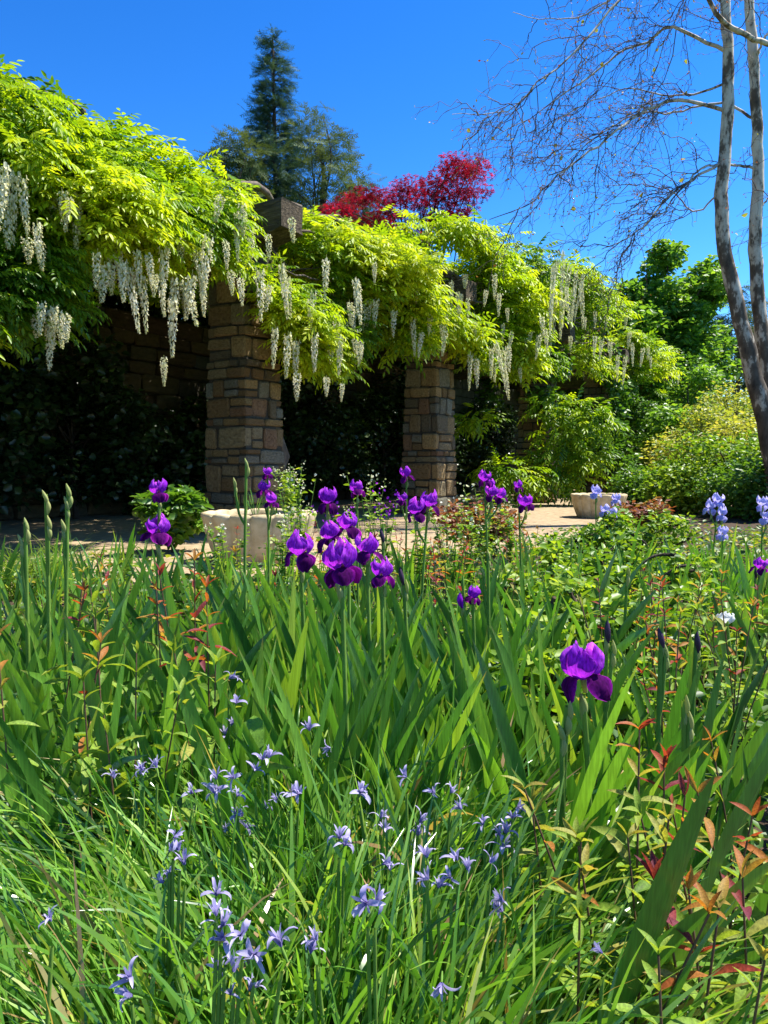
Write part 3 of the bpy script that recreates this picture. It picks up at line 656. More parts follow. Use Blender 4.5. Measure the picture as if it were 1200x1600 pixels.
    for k in range([12, 26, 20, 10, 5][i]):      # slim ones along the hem
        ss = random.uniform(max(s0, -4.6), s1); zb_ = float(np.interp(ss, *BOT)); zt_ = float(np.interp(ss, *TOP)); ln = random.uniform(.45, 1.0)
        zz = zb_ + random.uniform(-.05, .55) * (zt_ - zb_) + .1; w = random.uniform(.5, .8)
        link('raceme', random.choice(RAC), o, pg(ss, random.uniform(1.05, 1.35), zz), (random.gauss(0, .05), random.gauss(0, .05), random.uniform(0, 6)), (w, w, ln))
    # racemes deeper inside, in the shade
    for k in range([10, 24, 16, 8, 4][i]):
        ss = random.uniform(s0, s1); n_ = random.uniform(-1.5, .5); zz = random.uniform(3.2, 3.9); sc = random.uniform(.6, 1.2)
        link('raceme', random.choice(RAC), o, pg(ss, n_, zz), (0, 0, random.uniform(0, 6)), (.65, .65, sc))

# dark bare twigs standing out of the vine tops
# ================================================================== TREES
def crown_clumps(g, centers, radii, per, tmpl, size, flat=0.7, upbias=0.6, tone0=0.5):
    for c, r in zip(centers, radii):
        k = int(per * (r / np.mean(radii)) ** 2)
        dv = rand_dirs(k); P = c + dv * r * (rng.random((k, 1)) ** 0.45) * [1, 1, flat]
        ax = rand_dirs(k, -.6, .4) + dv * .5; nr = np.array([0, 0, upbias]) + rand_dirs(k) * .7 + dv * .4
        tn = np.clip(rng.normal(tone0, .22, k) + rng.normal(0, .1), 0, 1)
        g.scatter(tmpl, P, frames(ax, nr), rng.uniform(.7, 1.3, k) * size, tn)
def limb_path(a, b, sag=0.15):
    a, b = np.asarray(a, float), np.asarray(b, float); m = a * .5 + b * .5 + rng.normal(0, .08, 3) * np.linalg.norm(b - a) + [0, 0, sag * np.linalg.norm(b - a)]
    return smooth_path([a, m, b], 9)
def broad_tree(name, label, base, H, rx, z0, mat, n=40, per=260, leaf=0.14, clump=0.9, tmpl=None, cat='tree', group=None, bark='bark', trunk_r=0.16, ry=None, flat=.7, tone=.5, profile=None):
    ry = ry or rx
    o = thing(name, label, cat, base, 0, group)
    g = Geo(); t = Geo(); cs = []; rs = []
    for i in range(n):
        for _ in range(30):
            dv = rand_dirs(1)[0] * rng.random() ** .33
            u = (dv[2] + 1) / 2
            wf = 1.0 if profile is None else profile(u)
            c = np.array([dv[0] * rx * wf, dv[1] * ry * wf, z0 + (H - z0) * u])
            break
        cs.append(c); rs.append(clump * rng.uniform(.65, 1.3))
    cs = np.array(cs)
    crown_clumps(g, cs, rs, per, tmpl or SL, leaf, flat, tone0=tone)
    top = H * .82
    tp = smooth_path([[0, 0, 0], [rng.normal(0, .1), rng.normal(0, .1), H * .35], [rng.normal(0, .2), rng.normal(0, .2), top]], 14)
    t.add(*tube(tp, np.linspace(trunk_r, trunk_r * .25, 14), 9))
    for c in cs[: min(n, 26)]:
        zz = max(.25 * z0 + .1, c[2] * .62); st = np.array([np.interp(zz, tp[:, 2], tp[:, 0]), np.interp(zz, tp[:, 2], tp[:, 1]), zz])
        P = limb_path(st, c, .08); t.add(*tube(P, np.linspace(trunk_r * .32, .012, 9), 5))
    link('trunk', t.mesh('trunk', M[bark]), o)
    link('crown', g.mesh('crown', M[mat]), o)
    return o
def conifer(name, label, base, H, R, z0, mat, levels=46, per=9, frond=0.55, power=1.0, droop=0.25, gap=0.1, seed=0):
    o = thing(name, label, 'tree', base)
    g = Geo(); t = Geo()
    t.add(*tube(smooth_path([[0, 0, 0], [.05, .03, H * .5], [0, 0, H]], 16), np.linspace(.2, .015, 16), 8))
    P, A, S = [], [], []
    for i in range(levels):
        u = i / (levels - 1); z = z0 + (H - z0) * u
        r = R * (1 - u) ** power + .06 * R
        for k in range(max(3, int(per * (.45 + .55 * (1 - u))))):
            if rng.random() < gap: continue
            ph = rng.uniform(0, 2 * PI); rr = r * rng.uniform(.55, 1.25); dz = rng.normal(0, .12)
            e = np.array([math.cos(ph) * rr, math.sin(ph) * rr, z + rr * .18 - droop * rr + dz]); st = np.array([0, 0, z + dz])
            t.add(*tube(np.stack([st, st * .5 + e * .5 + [0, 0, .1 * rr], e]), [.02, .013, .005], 3))
            m = max(5, int(rr / frond * 10))
            f = rng.uniform(.25, 1, m); p = st + (e - st) * f[:, None] + rng.normal(0, .06, (m, 3))
            dr = np.array([math.cos(ph), math.sin(ph), -droop * 1.2]) + rng.normal(0, .45, (m, 3))
            P.append(p); A.append(dr); S.append(frond * rng.uniform(.6, 1.15, m))
    P = np.concatenate(P); A = np.concatenate(A); S = np.concatenate(S)
    w = rng.integers(0, 3, len(P))
    for i in range(3):
        q = w == i; g.scatter(FROND[i], P[q], frames(A[q], np.array([0, 0, 1.]) + rng.normal(0, .5, (q.sum(), 3))), S[q])
    link('trunk', t.mesh('trunk', M['bark']), o); link('crown', g.mesh('crown', M[mat]), o)
    return o
def ground_pos(px, Y, z=0.0):
    p = at(px, 727, Y); return (p[0], Y, z)
def height_at(px, py, Y): return at(px, py, Y)[2]

conifer('spruce_tree', 'tall narrow blue-green spruce with a pointed top behind the pergola', ground_pos(432, 27, 3.0), height_at(432, 55, 27) - 3, 1.75, 2.5, 'spruce', levels=64, per=11, frond=.45, power=.8, droop=.1)
for (px, Y, py, r, z0, lab) in [(372, 24, 200, 1.25, 3.2, 'olive-green cedar with feathery drooping tips close beside the pointed spruce'), (508, 25, 175, 1.55, 3.0, 'loose grey-green cedar with see-through crown between the spruce and red maple'), (572, 28, 262, 1.5, 2.6, 'low spreading grey-green cedar just above the red maple'), (440, 28, 285, 2.0, 2.2, 'dense dark cedar crown spreading below the pointed spruce')]:
    broad_tree('cedar_tree', lab, ground_pos(px, Y, 3.4), height_at(px, py, Y) - 3.4, r, z0, 'cedar', n=28, per=34, leaf=.5, clump=.6, tmpl=FROND[1], flat=.8, trunk_r=.12, profile=lambda u: 1.25 - .8 * u)
# red maple
mo = thing('japanese_maple', 'crimson japanese maple with layered crown above the wisteria', 'tree', ground_pos(655, 19.5, 2.4))
mb = np.array(mo.location); mg = Geo(); mt = Geo(); mc = []
for (px, py) in [(520, 335), (550, 315), (575, 305), (600, 310), (590, 345), (625, 305), (640, 290), (655, 320), (665, 345), (680, 290), (690, 310), (700, 275), (715, 300), (725, 270), (740, 300), (735, 255), (720, 325), (745, 270), (690, 345), (620, 365), (650, 375), (560, 345), (610, 330), (705, 255), (530, 330), (670, 300), (705, 340)]:
    mc.append(at(px, py, 19.5 + rng.uniform(-1.2, 1.2)) - mb)
mc = np.array(mc); crown_clumps(mg, mc, np.full(len(mc), .5), 210, PALM, .085, .42)
tp = smooth_path([[0, 0, 0], [.1, 0, 1.5], [.0, .1, 3.4]], 8); mt.add(*tube(tp, np.linspace(.12, .06, 8), 8))
for c in mc: mt.add(*tube(limb_path(tp[rng.integers(4, 8)], c, .12), np.linspace(.035, .008, 9), 5))
link('trunk', mt.mesh('trunk', M['bark']), mo); link('crown', mg.mesh('crown', M['maple']), mo, kind='stuff')

# dark evergreens on the bank behind the wall
for k, s_ in enumerate(np.arange(-10, 26, 2.6)):
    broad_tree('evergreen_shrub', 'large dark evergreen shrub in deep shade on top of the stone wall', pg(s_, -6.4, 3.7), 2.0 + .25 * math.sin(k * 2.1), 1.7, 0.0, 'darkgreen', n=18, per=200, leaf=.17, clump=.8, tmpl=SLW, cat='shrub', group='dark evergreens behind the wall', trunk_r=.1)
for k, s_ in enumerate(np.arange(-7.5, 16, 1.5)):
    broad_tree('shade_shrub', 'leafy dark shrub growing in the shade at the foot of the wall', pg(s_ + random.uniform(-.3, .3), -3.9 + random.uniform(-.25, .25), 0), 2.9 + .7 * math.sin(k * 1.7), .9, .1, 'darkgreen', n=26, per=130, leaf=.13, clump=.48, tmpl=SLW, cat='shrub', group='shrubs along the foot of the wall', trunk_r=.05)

# large trees beyond the far end
broad_tree('broadleaf_tree', 'tall rounded green tree beyond the far end of the pergola', ground_pos(1040, 34, 0), height_at(1040, 385, 34), 2.7, 3.2, 'treegreen', n=95, per=190, leaf=.24, clump=.6, trunk_r=.28)
broad_tree('broadleaf_tree', 'lower green tree filling the gap behind the far wisteria', ground_pos(950, 33, 0), height_at(950, 455, 33), 2.6, 2.0, 'treegreen', n=40, per=300, leaf=.24, clump=.85, trunk_r=.2)
broad_tree('broadleaf_tree', 'dark green tree under the tall rounded one', ground_pos(1010, 31, 0), height_at(1000, 560, 31), 2.4, .8, 'midgreen', n=40, per=300, leaf=.2, clump=.75, trunk_r=.2)
broad_tree('broadleaf_tree', 'shady green tree behind the wall near the third pillar', ground_pos(840, 31, 2.4), 5.0, 3.0, .5, 'midgreen', n=40, per=300, leaf=.2, clump=.9, trunk_r=.2)
broad_tree('broadleaf_tree', 'leafy green tree on the bank below the red maple', ground_pos(730, 27, 2.4), 4.8, 2.6, .5, 'midgreen', n=36, per=300, leaf=.2, clump=.85, trunk_r=.2)
conifer('pine_tree', 'thin dark pine with bare trunk beside the leaning pale trunks', ground_pos(1148, 40, 0), height_at(1145, 450, 40), 1.6, 5.5, 'cedar', levels=16, per=9, frond=.8, power=.4, droop=.15, gap=.2)
conifer('pine_tree', 'dark pine just visible behind the pale twin trunks', ground_pos(1215, 42, 0), height_at(1215, 470, 42), 2.2, 4.5, 'cedar', levels=16, per=9, frond=.8, power=.4, droop=.15, gap=.15)
for k, (px, Y, py, r, lab) in enumerate([(1120, 60, 600, 4.5, 'distant hazy green tree low on the skyline beyond the yellow-green shrubs'), (1250, 58, 590, 5, 'distant green tree on the skyline behind the pale twin trunks'), (1060, 62, 585, 4.5, 'distant green tree behind the tall rounded tree'), (1400, 55, 560, 6, 'distant broad tree at the far side of the garden'), (940, 60, 560, 6, 'distant tree behind the far end of the stone wall')]):
    broad_tree('broadleaf_tree', lab, ground_pos(px, Y, 0), height_at(px, py, Y), r, .4, 'midgreen', n=36, per=150, leaf=.4, clump=1.6, trunk_r=.3)
# shrubs on the right
for (px, Y, py, r, mat, lab) in [(1135, 19, 612, 1.5, 'yellowgreen', 'tall airy yellow-green shrub behind the leaning trunk'), (1090, 17, 650, 1.1, 'yellowgreen', 'yellow-green shrub with loose arching twigs beside the far pillar'), (1185, 16, 640, 1.1, 'yellowgreen', 'yellow-green shrub half hidden by the pale trunk'),
                           (1130, 14, 690, 1.05, 'lime', 'rounded fresh green shrub behind the pale lilac irises'), (1060, 14.5, 735, .8, 'lime', 'low fresh green shrub beside the farther planter'), (1190, 12.5, 735, .8, 'midgreen', 'low dark green shrub at the foot of the pale trunk'),
                           (1020, 16, 745, .8, 'midgreen', 'small green shrub behind the rim of the farther planter'), (1240, 13.5, 690, 1.1, 'lime', 'fresh green shrub past the pale trunk'),
                           (985, 22, 745, .7, 'yellowgreen', 'little lit shrub at the foot of the ivy-dark pillar')]:
    broad_tree('garden_shrub', lab, ground_pos(px, Y, 0), height_at(px, py, Y), r, .15, mat, n=26, per=230, leaf=.085, clump=.38 * r ** .5 + .08, cat='shrub', trunk_r=.04)
for (px, Y, py, r, lab) in [(1010, 9, 790, .4, 'small bronze shrub close to the farther planter'), (745, 7.5, 800, .35, 'small bronze-leaved shrub beside the gravel path')]:
    broad_tree('bronze_shrub', lab, ground_pos(px, Y, 0.02), height_at(px, py, Y), r, .1, 'redshrub', n=14, per=130, leaf=.06, clump=.18, cat='shrub', trunk_r=.02)
broad_tree('leafy_bush', 'dark green leafy bush pressed against the ribbed planter', ground_pos(268, 7.9, 0), .68, .3, .08, 'midgreen', n=12, per=120, leaf=.10, clump=.17, cat='bush', trunk_r=.02)

for (sv_, zs, lab) in [(3 * BAY, (1.3, 1.9, 2.5, 3.1, 3.7), 'dark ivy wrapping the pillar behind the farther planter'), (4 * BAY, (.6, 1.3, 2.0, 2.7, 3.4, 3.9), 'dark ivy wrapping the last pillar of the pergola'), (2 * BAY + .3, (2.4, 3.0, 3.5), 'dark ivy on the pillar hidden by the hanging green spray')]:
    o = thing('ivy', lab, 'ivy', pg(sv_, 0, 0)); g = Geo(); t = Geo(); b0 = np.array(o.location)
    cs = np.array([pg(sv_ + rng.uniform(-.5, .25), rng.uniform(.2, .6), z + rng.normal(0, .2)) - b0 for z in zs for _ in range(4)])
    crown_clumps(g, cs, np.full(len(cs), .38), 110, SLW, .13, .9)
    t.add(*tube(smooth_path([pg(sv_, .5, 0) - b0, pg(sv_ + .1, .45, 2) - b0, pg(sv_, .42, 3.8) - b0], 10), np.linspace(.03, .015, 10), 5))
    link('stem', t.mesh('stem', M['vine']), o); link('leaves', g.mesh('leaves', M['midgreen']), o, kind='stuff')
for (px, Y, py, r, mat, lab) in [(985, 26, 590, 1.6, 'midgreen', 'tall dark shrub filling the gap between the last two pillars'), (1075, 27, 560, 1.6, 'treegreen', 'tall leafy shrub standing just past the last pillar'), (915, 22.5, 640, 1.2, 'midgreen', 'leafy dark shrub inside the far bay of the pergola'), (1055, 23, 640, 1.0, 'treegreen', 'green shrub covering the foot of the last pillar')]:
    broad_tree('tall_shrub', lab, ground_pos(px, Y, 0), height_at(px, py, Y), r, .2, mat, n=34, per=200, leaf=.15, clump=.5, cat='shrub', trunk_r=.06)

# ------------------------------------------------------------------ bare pale twin-trunked tree
TY = 12.0
pt = thing('plane_tree', 'pale mottled twin-trunked tree with bare drooping twigs', 'tree', ground_pos(1205, TY, 0)); pb0 = np.array(pt.location)
def px_path(rows, n, dy=0.0):
    q = np.array([at(px, py, TY + dy + (r[3] if len(r) > 3 else 0)) - pb0 for r in rows for px, py in [r[:2]]]); w = np.array([r[2] * .5 * TY / F_PX for r in rows])
    w = w * .66; path = smooth_path(q, n); d = np.r_[0, np.cumsum(np.linalg.norm(np.diff(q, axis=0), axis=1))]
    return path, np.interp(np.linspace(0, d[-1], n), d, w)
tr1 = px_path([(1222, 835, 54), (1208, 720, 46), (1192, 640, 42), (1166, 540, 38), (1143, 440, 33), (1131, 380, 31), (1127, 300, 30), (1136, 200, 27), (1138, 100, 25), (1133, 0, 22), (1128, -120, 19), (1120, -300, 12)], 50)
tr2 = px_path([(1228, 835, 44), (1215, 720, 40), (1200, 620, 36), (1188, 500, 32), (1180, 380, 30), (1184, 250, 26), (1179, 120, 24), (1170, 0, 22), (1168, -120, 19), (1180, -300, 12)], 50, .35)
for P, r in (tr1, tr2):
    g = Geo(); r = r * (1 + rng.normal(0, .03, len(r))); P = P + rng.normal(0, .008, P.shape); g.add(*tube(P, r, 12)); link('trunk', g.mesh('trunk', M['plane']), pt)
def twigs(g, bg, P, r0, level, drift):
    """side twigs along path P"""
    L = np.linalg.norm(np.diff(P, axis=0), axis=1).sum()
    m = {0: int(L * 3.8), 1: int(L * 4.6), 2: int(L * 3.5)}[level] + 1
    for _ in range(m):
        f = rng.uniform(.12, 1); i = min(int(f * (len(P) - 1)), len(P) - 2); st = P[i] + (P[i + 1] - P[i]) * rng.random()
        tdir = P[min(i + 2, len(P) - 1)] - P[max(i - 1, 0)]; tdir = tdir / (np.linalg.norm(tdir) + 1e-9)
        ln = {0: rng.uniform(.5, 1.5) * (1.15 - .5 * f), 1: rng.uniform(.2, .7), 2: rng.uniform(.08, .28)}[level]
        dv = tdir * .62 + rand_dirs(1)[0] * .8 + np.array([drift, 0, -.12]); dv /= np.linalg.norm(dv)
        e1 = st + dv * ln * .5 + rng.normal(0, .05 * ln, 3); e2 = st + dv * ln + np.array([0, 0, -.14 * ln]) + rng.normal(0, .1 * ln, 3)
        n = 9 if level < 2 else 4
        Q = smooth_path([st, e1, e2], n); Q[1:-1] += rng.normal(0, .028 * ln, (n - 2, 3))
        rr = {0: .008, 1: .0048, 2: .0034}[level]
        g.add(*tube(Q, np.linspace(rr, rr * .55, n), 4 if level == 0 else 3))
        bg.append(Q[-1]); 
        if level < 2: twigs(g, bg, Q, rr, level + 1, drift)
branches = [
 [(1130, 172, 13), (1080, 157, 11), (1025, 165, 10), (970, 200, 8.5, -.3), (910, 245, 7, -.5), (865, 280, 5, -.7), (825, 320, 3.5, -.8), (765, 340, 2, -.9)],
 [(1130, 78, 13), (1050, 42, 10), (1015, 65, 8, .3), (970, 80, 7, .5), (920, 120, 5.5, .6), (870, 155, 4, .7), (820, 190, 3, .8), (770, 215, 2, .9)],
 [(1120, -60, 16), (1040, -40, 11), (970, 0, 9, -.3), (900, 80, 6.5, -.6), (840, 130, 4.5, -.8), (790, 175, 3, -.9), (705, 175, 1.6, -1)],
 [(1127, 255, 11), (1075, 285, 8, -.2), (1040, 310, 6.5, -.4), (1000, 360, 4.5, -.5), (940, 390, 2.5, -.6)],
 [(1215, 75, 18, .3), (1140, 40, 16, -.4), (1105, 0, 14, -.6), (1060, -60, 11, -.9), (980, -60, 8, -1)],
 [(1182, 265, 10, .35), (1150, 258, 8, .2), (1100, 262, 7, -.1), (1060, 300, 5, -.3), (1030, 340, 3, -.4)],
 [(1178, 185, 10, .35), (1130, 160, 8, .6), (1060, 175, 6, .9), (1000, 178, 5, 1.1), (930, 215, 3.5, 1.2), (880, 260, 2, 1.3)],
 [(1136, 130, 9), (1090, 145, 7, .3), (1040, 150, 5, .5), (980, 140, 4, .7), (900, 170, 2.5, .8), (840, 210, 2, .9)],
 [(1132, 10, 11), (1080, -30, 9, .6), (1000, -30, 7, .9), (920, 20, 5, 1.1), (860, 30, 3, 1.2), (800, 20, 2, 1.3)],
 [(1127, 300, 7), (1085, 330, 5, .3), (1050, 300, 4, .5), (1005, 290, 3, .7), (945, 290, 2, .8)],
 [(1184, 330, 7, .35), (1215, 300, 5, .3), (1240, 330, 3, .2)],
 [(1178, 100, 9, .35), (1200, 50, 7, .2), (1240, 20, 5, .1)],
]
for rows in branches:
    g = Geo(); g1 = Geo(); buds = []
    P, r = px_path(rows, 26); P[1:] += rng.normal(0, .012, (25, 3)); g.add(*tube(P, r * .72, 6)); twigs(g1, buds, P, r[0], 0, -.22)
    br = link('branch', g.mesh('branch', M['plane']), pt); link('twigs', g1.mesh('twigs', M['twig']), br, kind='stuff')
    B = np.array(buds); B = B[rng.random(len(B)) < .85]; k = len(B)
    if k:
        bgm = Geo(); bgm.scatter(SL, B, frames(rand_dirs(k), rand_dirs(k)), rng.uniform(.02, .045, k), rng.random(k))
        lf = rng.random(k) < .012
        bgm.scatter(SLW, B[lf], frames(rand_dirs(lf.sum()), rand_dirs(lf.sum())), rng.uniform(.05, .10, lf.sum()), np.full(lf.sum(), .98))
        link('buds', bgm.mesh('buds', M['budleaf'] if 'budleaf' in M else M['redshrub']), br, kind='stuff')

# ================================================================== THE BED
def petal_grid(fun, nu=7, nt=9):
    us = np.linspace(-1, 1, nu); ts = np.linspace(0, 1, nt)
    V = np.array([fun(u, t) for t in ts for u in us]); i = np.arange(nt - 1)[:, None] * nu + np.arange(nu - 1)[None]
    return V, np.stack([i, i + 1, i + nu + 1, i + nu], 2).reshape(-1, 4)
def standard_mesh(seed, mat, pale=False):
    r = np.random.default_rng(seed); p1, p2 = r.uniform(0, 6, 2); lean_ = r.uniform(-.6, 1.0)
    def f(u, t):
        ha = math.radians(20 + 44 * math.sin(PI * min(1, t * .8 + .08)))
        a = u * ha; z = .075 * t ** .9 - .006 * u * u * t; rad = .040 * math.sin(PI * (t * .80 + .06)) ** .8 + .004
        rad *= 1 + .20 * math.sin(4.2 * u + p1 + 2 * t) * t + .10 * math.sin(9 * u + p2 + 4 * t) * t - .16 * math.exp(-(u * 4) ** 2) * t
        rad += .012 * lean_ * t * t
        z += .009 * math.sin(5 * u + p2) * t - .012 * abs(u) ** 2.2 * t
        return [rad * math.sin(a), rad * math.cos(a), z]
    V, Q = petal_grid(f, 11, 11); g = Geo(); g.add(V, Q, rnd=np.clip(.2 + .6 * np.repeat(np.linspace(0, 1, 11), 11) + r.normal(0, .16, 121), 0, 1))
    return g.mesh('standard', mat)
def fall_mesh(seed, mat):
    r = np.random.default_rng(seed); p1, p2 = r.uniform(0, 6, 2); dr = r.uniform(.85, 1.15)
    def f(u, t):
        th = 0.5 - 2.3 * dr * min(1, t * 1.25) ** 1.1
        return u, t
    ts = np.linspace(0, 1, 9); th = .45 - 2.0 * dr * np.clip(ts * 1.5, 0, 1) ** 1.2; ds = .095 / 8
    y = np.r_[0, np.cumsum(np.cos(th[:-1]) * ds)]; z = np.r_[0, np.cumsum(np.sin(th[:-1]) * ds)]
    w = .009 + .024 * np.sin(PI * np.clip((ts - .22) / .82, 0, 1)) ** .75; w[-1] = .008
    V = []
    for i, t in enumerate(ts):
        for u in np.linspace(-1, 1, 7):
            ruf = (.006 * math.sin(5 * u + p1 + 5 * t) + .003 * math.sin(11 * u + p2)) * t
            nx = -math.sin(th[i]); nz = math.cos(th[i])
            bow = -.010 * u * u * w[i] / .033
            V.append([u * w[i], y[i] + nx * (bow + ruf), z[i] + nz * (bow + ruf)])
    i = np.arange(8)[:, None] * 7 + np.arange(6)[None]; Q = np.stack([i, i + 1, i + 8, i + 7], 2).reshape(-1, 4)
    U = np.tile(np.abs(np.linspace(-1, 1, 7)), 9); T = np.repeat(ts, 7)
    g = Geo(); g.add(np.array(V), Q, rnd=np.clip(.12 + .9 * U ** 2.5 * .9 + .9 * np.maximum(0, .28 - T) * 2 + r.normal(0, .05, 63), 0, 1))
    return g.mesh('fall', mat)
def center_mesh(mat):
    g = Geo(); g.add(*tube([[0, 0, -.035], [0, 0, -.018], [0, 0, 0], [0, 0, .02]], [.005, .007, .008, .004], 7), rnd=.4)
    for k in range(3):
        a = k * 2 * PI / 3 + PI / 3
        g.add(*tube([[0, 0, .004], [.012 * math.sin(a), .012 * math.cos(a), .012], [.026 * math.sin(a), .026 * math.cos(a), .018]], [.003, .0035, .002], 4), rnd=1)
    return g.mesh('flower', mat)
STD = [standard_mesh(i, M['standard']) for i in range(5)]; FAL = [fall_mesh(i, M['fall']) for i in range(5)]
STDP = [standard_mesh(i + 9, M['palebearded']) for i in range(3)]; FALP = [fall_mesh(i + 9, M['palebearded']) for i in range(3)]
CEN = center_mesh(M['bract'])
bg_ = Geo(); bg_.add(*tube([[0, .006, .004], [0, .016, .009], [0, .028, .010]], [.0018, .0026, .0012], 5), rnd=.5); BEARD = bg_.mesh('beard', M['beard'])
def iris_flower(parent, loc, size, rz, pale=False, tilt=(0, 0), open_=1.0):
    size = size * (.82 if pale else .78)
    fl = link('flower', CEN, parent, loc, (tilt[0], tilt[1], rz), (size,) * 3)
    for k in range(3):
        link('standard', random.choice(STDP if pale else STD), fl, (0, 0, 0), (random.gauss(0, .08), 0, k * 2 * PI / 3 + random.gauss(0, .1)), (1, 1, random.uniform(.92, 1.1)))
        s = random.uniform(.88, 1.1)
        link('fall', random.choice(FALP if pale else FAL), fl, (0, 0, 0.002), (random.gauss(0, .12) , 0, k * 2 * PI / 3 + PI / 3 + random.gauss(0, .1)), (s * open_, s, s))
        bd = link('beard', BEARD, fl, (0, 0, 0.004), (0, 0, k * 2 * PI / 3 + PI / 3))
    return fl
def spindle(L, r, seed=0, twist=.4):
    g = Geo(); n = 9; t = np.linspace(0, 1, n); rr = r * np.sin(PI * (t * .93 + .05)) ** .8; rr[-1] = .0006
    P = np.stack([.004 * np.sin(t * 3 + seed), .004 * np.cos(t * 2 + seed), L * t], 1)
    return tube(P, rr, 7)
def sp_mesh(name, L, r, mat, seed=0):
    g = Geo(); g.add(*spindle(L, r, seed), rnd=.5); return g.mesh(name, mat)
BRACT = sp_mesh('bract', .045, .0068, M['bract']); BUDG = sp_mesh('bud', .042, .0052, M['bract'], 1); BUDD = sp_mesh('bud', .05, .0068, M['darkbud'], 2); BUDV = sp_mesh('bud', .045, .009, M['standard'], 3)

# shared sword leaves
def leaf_set(k, Lr, Wr, leanr, bendr, kind, mat, name, n=8, fold=0.0, twr=(PI / 2 - .5, PI / 2 + .5)):
    out = []
    for i in range(k):
        V, Q, nv = blades(np.zeros((1, 3)), np.zeros(1), rng.uniform(*Lr, 1), rng.uniform(*Wr, 1), rng.uniform(*leanr, 1), rng.uniform(*bendr, 1), rng.uniform(*twr, 1), n, kind, fold)
        g = Geo(); g.add(V, Q, rnd=i / max(1, k - 1) * .8 + .1, h=BT[0]); out.append(g.mesh(name, mat))
    return out
SWORD = leaf_set(24, (.38, .60), (.020, .036), (.04, .38), (0, .45), 'sword', M['iris_leaf'], 'leaf', fold=.12)
SWORDB = leaf_set(5, (.40, .58), (.022, .036), (.15, .35), (1.0, 1.9), 'sword', M['iris_leaf'], 'leaf', fold=.12)
BROAD = leaf_set(6, (.48, .60), (.042, .056), (.15, .5), (.1, .6), 'sword', M['iris_leaf'], 'leaf', fold=.10, n=10)

def iris_fan(label, x, y, k=7, rz=None, group=None, sc=1.0, meshes=None, joined=False, name='iris_plant', bendy=.08):
    o = thing(name, label, 'iris', (x, y, 0.015), 0, group)
    rz = random.uniform(0, PI) if rz is None else rz
    for i in range(k):
        side = (i - (k - 1) / 2) / max(1, (k - 1) / 2)
        ph = rz + (0 if (side > 0 or meshes) else PI) + random.gauss(0, .25)
        me = random.choice(SWORDB if random.random() < bendy else (meshes or SWORD))
        off = side * .05
        s = sc * random.uniform(.75, 1.1) * (1.08 - .22 * abs(side))
        link('leaf', me, o, (off * math.cos(rz) + random.gauss(0, .012), off * math.sin(rz) + random.gauss(0, .012), 0), (0, random.gauss(0, .06), ph), (s, s, s))
    return o
def far_fan_mesh(seed):
    k = 9; side = np.linspace(-1, 1, k); b = np.stack([side * .05, rng.normal(0, .015, k), np.zeros(k)], 1)
    V, Q, nv = blades(b, np.where(side > 0, 0, PI) + rng.normal(0, .25, k), rng.uniform(.40, .60, k) * (1.08 - .25 * abs(side)), rng.uniform(.02, .034, k), abs(side) * .32 + rng.uniform(0, .1, k), rng.uniform(0, .5, k), PI / 2 + rng.normal(0, .3, k), 6, 'sword')
    g = Geo(); g.add(V, Q, rnd=np.repeat(rng.random(k), nv), h=BT[0]); return g.mesh('leaves', M['iris_leaf'])
FARFAN = [far_fan_mesh(i) for i in range(8)]

def flowering(label, x, y, blooms, stem_pts=None, k=5, pale=False, group=None, name='bearded_iris', sc=1.0):
    """blooms: list of (x, y, z, size, rz)"""
    o = thing(name, label, 'iris', (x, y, .015), 0, group)
    zmax = max(b[2] for b in blooms); topb = max(blooms, key=lambda b: b[2])
    e = np.array([topb[0] - x, topb[1] - y, topb[2] - .015 - .03 * topb[3]])
    P = smooth_path([[0, 0, 0], e * [.35, .35, .5] + rng.normal(0, .008, 3), e], 14); g = Geo(); g.add(*tube(P, np.linspace(.0065, .0045, 14), 7), rnd=.4); st = link('stem', g.mesh('stem', M['stem']), o)
    for b in blooms:
        c = np.array([b[0] - x, b[1] - y, b[2] - .015])
        if b is not topb:
            zz = max(.1, c[2] - .12); s0 = np.array([np.interp(zz, P[:, 2], P[:, 0]), np.interp(zz, P[:, 2], P[:, 1]), zz])
            g2 = Geo(); Q = smooth_path([s0, s0 * .4 + c * .6 + [0, 0, -.03], c - [0, 0, .03 * b[3]]], 8); g2.add(*tube(Q, np.linspace(.0045, .004, 8), 6), rnd=.4); link('side_stem', g2.mesh('side_stem', M['stem']), o)
        if b[3] > 0:
            iris_flower(o, c, b[3], b[4], pale, (random.gauss(0, .1), random.gauss(0, .1)))
            link('bract', BRACT, o, c - [0, 0, .075 * b[3]], (random.gauss(0, .1), random.gauss(0, .1), 0), (b[3] * 1.1,) * 3)
        else:
            link('bud', {-1: BUDG, -2: BUDD, -3: BUDV}[int(b[3])], o, c, (random.gauss(0, .08), random.gauss(0, .08), 0))
            link('bract', BRACT, o, c - [0, 0, .025], (random.gauss(0, .05), random.gauss(0, .05), 0), (.9, .9, .9))
    rz = random.uniform(0, PI)
    for i in range(k):
        side = random.choice((-1, 1)); s = sc * random.uniform(.75, 1.05)
        link('leaf', random.choice(SWORD), o, (random.gauss(0, .025), random.gauss(0, .025), 0), (0, random.gauss(0, .05), rz + (0 if side > 0 else PI) + random.gauss(0, .3)), (s,) * 3)
    return o
def bl(px, py, Y, size=1.0, rz=None):
    p = at(px, py, Y); return (p[0], p[1], p[2], size, random.uniform(0, 6) if rz is None else rz)
